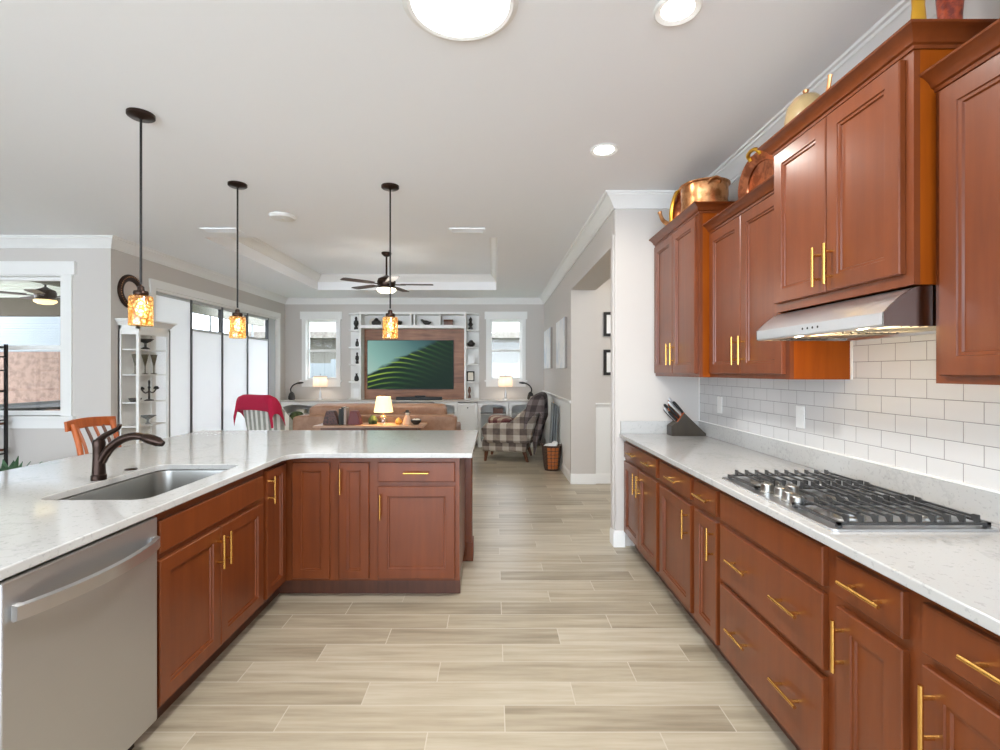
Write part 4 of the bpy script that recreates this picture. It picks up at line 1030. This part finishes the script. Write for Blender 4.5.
for i, (c, hh, lab) in enumerate(((srgb(40, 44, 36), .2, 'dark green book'), (srgb(30, 30, 30), .22, 'black book'), (srgb(160, 142, 130), .21, 'greyish pink book'))):
    x0 = -1.913+i*.032
    t = thing('book', lab+' standing between the console bookends', 'book', (x0+.015, 6.1, cz), 'books on the console', local=True)
    MB().box(-.015, .015, -.07, .06, 0.0005, hh).build('cover', mat('book_cover_%d' % i, c, .6), t, bevel=.002)
    MB().box(-.011, .011, .055, .0605, .004, hh-.004).box(-.011, .011, -.065, .055, hh, hh+.0006).build('pages', M['ivory'], t, smooth=False)
blob('pumpkin_ornament', 'orange ornament on the console right of the lamp', 'ornament', -1.19, 6.12, cz, [(.03, 0), (.045, .02), (.04, .05), (.02, .07), (.006, .085)], mat('orange_glaze', srgb(206, 150, 60), .4), 'ornaments on the console')
blob('ornament', 'dark green leafy ornament on the console left of the glass lamp', 'ornament', -1.52, 6.15, cz, [(.05, 0), (.06, .05), (.04, .09), (.02, .11)], M['green'], 'ornaments on the console')
tg = thing('doll_figurine', 'small figurine in a pale dress with a dark hat on the console', 'figurine', (-1.08, 6.1, cz), 'ornaments on the console', local=True)
MB().lathe((0, 0, 0.0005), [(.055, 0), (.05, .05), (.03, .1), (.018, .115)], 18).build('dress', mat('pale_dress', srgb(222, 180, 150), .8), tg)
MB().lathe((0, 0, .112), [(.012, 0), (.025, .02), (.022, .042), (.008, .05)], 16).build('head', M['ivory'], tg)
MB().lathe((0, 0, .15), [(.045, 0), (.045, .005), (.024, .008), (.02, .03)], 16).build('hat', M['dark_orn'], tg)
tb = thing('trinket_bowl', 'dark bowl of pale trinkets on the console table end', 'bowl', (-.97, 6.1, cz), 'ornaments on the console', local=True)
MB().lathe((0, 0, 0.0005), [(.03, 0), (.06, .03), (.068, .06), (.062, .06), (.03, .012)], 24).build('bowl', M['dark_orn'], tb)
for i in range(5): MB().lathe((.03*math.cos(i*1.25), .03*math.sin(i*1.25), .05), [(.005, -.02), (.02, -.008), (.022, .006), (.012, .02)], 10).build('trinket', M['ivory'], tb)

# striped armchair with red throw (seen from behind, left)
def wing(name, label, loc, rz, m, pieces):
    t = thing(name, label, 'armchair', loc, None, local=True, rz=rz)
    # local: faces +Y, back at -Y
    MB().box(-.33, .33, -.28, .34, .16, .36).build('base', m, t, bevel=.03)
    MB().cushion((0, .06, .42), (.54, .62, .17), 5).build('seat_cushion', m, t)
    MB().rings([[(x*w, -.30-z*.14+dy, .3+z*.72) for x, dy in ((-1, .0), (-.85, -.04), (0, -.075), (.85, -.04), (1, .0), (1, .10), (.8, .12), (0, .1), (-.8, .12), (-1, .10))] for z, w in ((0, .33), (.3, .35), (.65, .36), (.85, .33), (.95, .27), (1.0, .18))]).build('backrest', m, t, angle=60)
    for s in (-1, 1):
        MB().rings([[(s*(.30+.06), y0, z) for y0, z in ((-.3, .3), (.30, .3), (.34, .52), (.28, .60), (-.05, .62), (-.2, .78), (-.34, .9))],
                    [(s*(.30+.0), y0, z) for y0, z in ((-.3, .3), (.30, .3), (.34, .52), (.28, .60), (-.05, .62), (-.2, .78), (-.34, .9))]]).build('arm', m, t, bevel=.025)
    for x in (-.27, .27):
        for y in (-.24, .28): MB().tube([(x, y, .17), (x, y+(.02 if y > 0 else -.05), 0)], [.03, .018], 10).build('leg', M['brown'], t)
    return t
t = wing('armchair', 'pale striped wing armchair before the sliding doors', (-3.39, 7.80, 0), math.radians(-24), M['stripe'], None)
def throw(label, m, loc, rz, pts_, name='throw_blanket', width=.42, th=.02, half=9):
    # pts_: profile line (y,z) draped; width along x
    t = thing(name, label, 'blanket', loc, None, local=True, rz=rz)
    P = spline([(0, *p) for p in pts_], 5); rr = []
    n = len(P); N = 10
    for i, p in enumerate(P):
        a = P[max(i-1, 0)]; b = P[min(i+1, n-1)]
        dy, dz = b[1]-a[1], b[2]-a[2]; L = math.hypot(dy, dz) or 1; ny, nz = -dz/L, dy/L
        top = []; bot = []
        for k in range(N+1):
            x = -width/2+width*k/N; wv = .006*math.sin(k*1.9+i*.3)+.006*math.sin(k*.9)
            ov = max(0, abs(x)-half)
            x = math.copysign(min(abs(x), half+.25*ov), x); wv -= 0
            top.append((x, p[1]+ny*(th+wv), p[2]+nz*(th+wv)-ov*.95)); bot.append((x-math.copysign(th if ov else 0, x), p[1]+ny*wv*.3, p[2]+nz*wv*.3-ov*.95))
        rr.append(top+bot[::-1])
    MB().rings(rr).build('cloth', m, t, angle=60)
    return t
throw('red throw blanket draped over the back of the striped armchair', M['red'], (-3.39, 7.80, 0), math.radians(-24), [(-.27, .86), (-.31, .95), (-.40, 1.05), (-.50, 1.06), (-.545, 1.0), (-.545, .92), (-.535, .84)], width=1.22, half=.34)
t = thing('cushion', 'dark green cushion standing in the striped armchair', 'cushion', (-3.39, 7.80, .52), None, local=True, rz=math.radians(-24))
MB().cushion((.22, .10, .13), (.12, .26, .26), 3, tilt=('Y', .12)).build('cover', M['green'], t)
# plaid armchair at right
AX, AY, AR = .25, 8.0, math.radians(80)
t = wing('armchair', 'plaid upholstered armchair in the far right corner', (AX, AY, 0), AR, M['plaid'], None); t.scale = (1.1, 1.14, 1.0)
throw('brown and grey throw hanging over the plaid armchair back', M['throw'], (AX, AY, 0), AR, [(-.40, .42), (-.445, .62), (-.49, .82), (-.53, .96), (-.50, 1.06), (-.40, 1.06), (-.30, .95), (-.25, .80)][::-1], width=1.3, half=.36).scale = (1.1, 1.14, 1.0)
t = thing('cushion', 'maroon print cushion lying on the plaid armchair seat', 'cushion', (AX, AY, .515), None, local=True, rz=AR)
MB().cushion((0, .14, .095), (.48, .40, .17), 3.2, tilt=('X', .12)).build('cover', M['pillow'], t)
# folded grey screen behind chair
t = thing('folded_tray_table', 'grey folded tray table leaning on the wainscot between the plaid armchair and the basket', 'tray table', (.90, 7.32, 0))
for i in range(3): MB().rings([[(.82+i*.035, 7.24+q*.2, 0.0), (.835+i*.035, 7.24+q*.2, 0.0), (.885+i*.03, 7.24+q*.2, .95-.02*i), (.87+i*.03, 7.24+q*.2, .95-.02*i)] for q in (0, 1)]).build('panel', M['grey_cloth'], t, smooth=False)
# basket
t = thing('wicker_basket', 'dark wicker basket with a copper slatted front by the right wall', 'basket', (.83, 7.05, 0), local=True)
MB().lathe((0, 0, .0005), [(.10, 0), (.115, .06), (.13, .22), (.145, .36), (.13, .36), (.115, .22), (.1, .06), (.09, .015)], 24, sx=1, sy=1).build('body', M['wicker'], t)
sl = MB()
for i in range(6):
    for k in range(3):
        a = -PI/2-.5+(k)*.42-.06; r = .111+.024*(i/6)
        z = .03+i*.052
        sl.rings([[((r+q)*math.cos(a+e), (r+q)*math.sin(a+e), z+h) for q, h in ((.002, 0), (.012, .004), (.015, .042), (.005, .046))] for e in (0, .12, .24, .34)])
sl.build('slats', mat('copper_slats', srgb(186, 106, 52), .4, .3), t)
for s in (-1, 1): MB().tube(spline([(s*.135, -.04, .35), (s*.155, 0, .39), (s*.135, .04, .35)], 6), .009, 8).build('handle', M['wicker'], t)
lin = thing('linen_cloth', 'crumpled white cloth in the wicker basket', 'cloth', (.83, 7.05, .3), local=True)
MB().cushion((-.02, -.01, .035), (.19, .17, .1), 2.2).cushion((.045, .02, .07), (.1, .09, .09), 1.6).build('cloth', M['canvas'], lin)

# wall art
def canvas(y0, y1, z0, z1, label):
    t = thing('canvas_picture', label, 'picture', (XR, (y0+y1)/2, z0), 'white canvases on the right wall')
    MB().box(XR-.036, XR-.001, y0, y1, z0, z1).build('stretcher', mat('canvas_edge', srgb(150, 142, 136), .8), t, smooth=False)
    MB().box(XR-.04, XR-.036, y0, y1, z0, z1).build('canvas', speck('pale_painting', srgb(240, 240, 238), srgb(216, 222, 228), 3, .7), t, smooth=False)
canvas(6.55, 7.42, 1.46, 2.145, 'pale canvas picture on the right wall nearer the opening')
canvas(8.17, 9.2, 1.47, 2.155, 'pale canvas picture on the right wall nearer the far corner')
for z0, z1, lab in ((1.86, 2.165, 'upper black framed picture in the hall opening'), (1.37, 1.69, 'lower black framed picture in the hall opening')):
    t = thing('picture_frame', lab, 'picture frame', (1.53, 6.19, z0), 'black frames in the hall')
    MB().prism([(1.385, z0), (1.68, z0), (1.68, z1), (1.385, z1)], 6.175, 6.199, axis='y', holes=[[(1.42, z0+.035), (1.645, z0+.035), (1.645, z1-.035), (1.42, z1-.035)]]).build('frame', M['blackp'], t, smooth=False)
    MB().box(1.41, 1.655, 6.188, 6.1985, z0+.03, z1-.03).build('print', M['canvas'], t, smooth=False)
lamp('hall_fill_lamp', 'POINT', (2.2, 5.1, 2.6), HALL_W, (1, .96, .9), .15)  # unseen lamp added to lighten the hall

# ---------------------------------------------------------------- dining nook
# hutch
HX0, HX1, HYA, HYB = XL+.005, -3.865, 5.33, 5.84
t = thing('display_hutch', 'white glass-sided display hutch against the left wall', 'hutch', ((HX0+HX1)/2, (HYA+HYB)/2, 0))
m = MB().box(HX0, HX0+.012, HYA, HYB, .05, 1.92)
p = .028
for x in (HX0, HX1-p):
    for y in (HYA, HYB-p): m.box(x, x+p, y, y+p, 0, 1.92)
m.box(HX0, HX1, HYA, HYB, .05, .09).box(HX0, HX1, HYA, HYB, 1.88, 1.92)
m.box(HX0+p, HX1-p, HYA+.004, HYA+.02, 1.82, 1.88).box(HX1-.02, HX1-.004, HYA+p, HYB-p, 1.82, 1.88).box(HX0+p, HX1-p, HYA+.004, HYA+.02, .09, .16).box(HX1-.02, HX1-.004, HYA+p, HYB-p, .09, .16)
m.build('body', M['cab_white'], t, smooth=False)
MB().sweep([(HX0, HYA), (HX1, HYA), (HX1, HYB), (HX0, HYB)], [(0, 0), (-.01, 0), (-.02, .02), (-.045, .05), (-.055, .055), (-.055, .07), (0, .07)], z=1.92).box(HX0, HX1, HYA, HYB, 1.93, 1.985).build('crown', M['cab_white'], t)
hs = [.5, .80, 1.065, 1.37, 1.65]
for z in hs: MB().box(HX0+.013, HX1-.022, HYA+.022, HYB-.022, z, z+.014).build('shelf', M['cab_white'], t, smooth=False)
MB().box(HX0+p, HX1-p, HYA+.010, HYA+.013, .16, 1.82).build('glass', M['glass'], t, smooth=False)
MB().box(HX1-.013, HX1-.010, HYA+p, HYB-p, .16, 1.82).build('glass', M['glass'], t, smooth=False)
FL = [(.032, 0), (.034, .005), (.006, .012), (.006, .09), (.014, .125), (.03, .2), (.036, .225), (.031, .225), (.012, .13)]
for i, y in enumerate((5.42, 5.575, 5.72)):
    o = MB().lathe((-3.97, y, hs[3]+.0145), FL, 18).build('goblet', M['pewter'], loc=(-3.97, y, hs[3]+.014))
    tag(o, ('grey metal goblet on the hutch shelf, nearest of the three', 'grey metal goblet on the hutch shelf, middle of the three', 'grey metal goblet on the hutch shelf, farthest of the three')[i], 'goblet', 'metal goblets in the hutch')
def cand(y, z):
    t = thing('candelabra', 'dark iron candelabra on the hutch shelf below the goblets', 'candelabra', (-3.97, y, z+.0145), local=True)
    MB().lathe((0, 0, 0), [(.05, 0), (.045, .01), (.01, .02), (.01, .14), (.016, .15), (.008, .17), (.012, .22), (.003, .24)], 16).build('stem', M['black'], t)
    for s in (-1, 1):
        MB().tube(spline([(0, 0, .11), (0, s*.06, .09), (0, s*.12, .13)], 6), .007, 8).lathe((0, s*.12, .125), [(.012, 0), (.03, .01), (.028, .02), (.014, .04)], 12).build('arm', M['black'], t)
MB().box(HX1-.004, HX1+.004, HYB-.006, HYB+.004, .05, 1.9).build('edge_strip', M['black'], t, smooth=False)
cand(5.64, hs[2])
o = MB().lathe((-3.97, 5.58, hs[4]+.0145), [(.05, 0), (.04, .015), (.012, .03), (.012, .07), (.05, .09), (.085, .12), (.08, .12), (.03, .09)], 24).build('footed_bowl', M['dark_orn'], loc=(-3.97, 5.58, hs[4]+.014)); tag(o, 'dark footed bowl on the top hutch shelf', 'bowl')
o = MB().lathe((-3.97, 5.42, hs[2]+.0145), [(.04, 0), (.05, .01), (.065, .04), (.06, .04), (.03, .012)], 24).build('dish', M['dark_orn'], loc=(-3.97, 5.42, hs[2]+.014)); tag(o, 'small dark dish beside the candelabra in the hutch', 'dish')
o = MB().lathe((-3.97, 5.62, hs[1]+.0145), [(.03, 0), (.012, .02), (.012, .05), (.06, .08), (.085, .095), (.08, .098), (.03, .07)], 24).build('cake_stand', M['grey_cloth'], loc=(-3.97, 5.62, hs[1]+.014)); tag(o, 'grey footed dish low in the hutch', 'dish')
# round medallion on wall
t = thing('wall_medallion', 'round dark ornamental plate on the wall above the hutch', 'wall decor', (XL+.02, 5.51, 2.31))
MB().lathe((XL+.001, 5.51, 2.31), [(.11, 0), (.125, .02), (.15, .028), (.18, .022), (.193, .008), (.193, 0)], 48, axis='x', cap0=False).build('ring', M['bronze'], t)
MB().lathe((XL+.001, 5.51, 2.31), [(.125, 0), (.12, .006), (.05, .008)], 40, axis='x').build('centre', mat('medallion_centre', srgb(200, 186, 176), .5), t)
bd = MB()
for i in range(40):
    a = 2*PI*i/40; bd.lathe((XL+.027, 5.51+.166*math.cos(a), 2.31+.166*math.sin(a)), [(.003, -.003), (.007, 0), (.003, .004)], 6, axis='x')
bd.build('beading', M['pot'], t)

# counter stool (honey wood) facing the bar
t = thing('bar_chair', 'honey-coloured slat-back counter chair tucked behind the bar', 'chair', (-2.86, 3.83, 0), local=True, rz=0)
# faces +X
MB().cushion((.0, 0, .64), (.42, .43, .05), 8).build('seat', M['orange'], t)
for y in (-.185, .185):
    MB().tube(spline([(-.17, y, 0), (-.19, y, .35), (-.195, y, .64), (-.225, y, .85), (-.275, y, 1.02)], 5), .019, 10).build('rear_leg', M['orange'], t)
    MB().tube([(.18, y, 0), (.17, y, .62)], [.016, .021], 10).build('front_leg', M['orange'], t)
tr_ = MB(); rr = []
for i in range(13):
    q = i/12; y = -.235+.47*q; bow = -.03*math.sin(PI*q)
    zt = 1.045+.012*math.sin(PI*q); rr.append([(-.29+bow, y, zt-.075), (-.268+bow, y, zt-.075), (-.276+bow, y, zt), (-.298+bow, y, zt)])
tr_.rings(rr).build('top_rail', M['orange'], t, bevel=.004)
MB().box(-.215, -.195, -.18, .18, .70, .735).build('lower_rail', M['orange'], t, bevel=.004)
for i in range(4):
    y = -.12+i*.08
    MB().tube(spline([(-.205, y, .72), (-.24, y, .86), (-.295, y, .985)], 5), .014, 8, flat=.5).build('slat', M['brown'] if i % 2 else M['orange'], t)
for z in (.22, .38): MB().cyl((-.17, -.185, z), (.178, -.185, z), .011).cyl((-.17, .185, z), (.178, .185, z), .011).build('stretcher', M['orange'], t)
MB().cyl((.175, -.185, .3), (.175, .185, .3), .012).build('foot_rest', M['orange'], t)

# black etagere at the left edge
t = thing('metal_etagere', 'black metal shelf rack before the left window', 'shelf rack', (-5.5, 5.0, 0))
EX0, EX1, EY0, EY1 = -5.90, -5.12, 4.86, 5.14
m = MB()
for x in (EX0, EX1):
    for y in (EY0, EY1): m.box(x-.012, x+.012, y-.012, y+.012, 0, 1.70)
m.box(EX0, EX1, EY0-.008, EY0+.008, 1.66, 1.68).box(EX0, EX1, EY1-.008, EY1+.008, 1.66, 1.68)
for x in (EX0, EX1):
    for z in (.2, .55, .9, 1.2, 1.42, 1.56, 1.66): m.box(x-.008, x+.008, EY0, EY1, z, z+.014)
m.build('frame', M['black'], t, smooth=False)
for z in (.25, .585, .86, 1.2): MB().box(EX0+.012, EX1-.012, EY0, EY1, z, z+.02).build('shelf', M['brown'], t, smooth=False)
# potted plant on floor
t = thing('potted_plant', 'leafy green potted plant on the floor behind the bar at left', 'plant', (-4.4, 4.45, 0), local=True)
MB().lathe((0, 0, 0), [(.12, 0), (.14, .03), (.17, .36), (.18, .40), (.165, .40), (.16, .37), (.05, .35)], 28).build('pot', mat('grey_pot', srgb(120, 118, 112), .6), t)
lf = MB()
for i in range(70):
    a = random.uniform(0, 2*PI); el = random.uniform(.25, 1.35); L = random.uniform(.18, .34); w = random.uniform(.02, .035)
    d = Vector((math.cos(a)*math.cos(el), math.sin(a)*math.cos(el), math.sin(el))); s = Vector((-math.sin(a), math.cos(a), 0))
    b = Vector((0, 0, .37))+Vector((d.x, d.y, 0))*.05
    pts = [b+d*(L*k)-Vector((0, 0, .12*(k*k)*math.cos(el))) for k in (0, .35, .7, 1)]
    n_ = d.cross(s)*.004
    lf.rings([[tuple(p-s*q), tuple(p+n_), tuple(p+s*q), tuple(p-n_)] for p, q in zip(pts, (.004, w, w*.8, .002))])
o = lf.build('foliage', M['leaf'], t)
o['kind'] = 'stuff'
# patio table outside
t = thing('patio_table', 'dark round patio table outside the left window', 'table', (-6.4, 6.9, 0), local=True)
MB().lathe((0, 0, .90), [(.3, 0), (.52, .0), (.53, .02), (.52, .035), (.1, .04)], 32).build('tabletop', M['dark_orn'], t)
MB().lathe((0, 0, -.02), [(.3, 0), (.3, .03), (.05, .06), (.05, .92)], 24).build('pedestal', M['dark_orn'], t)
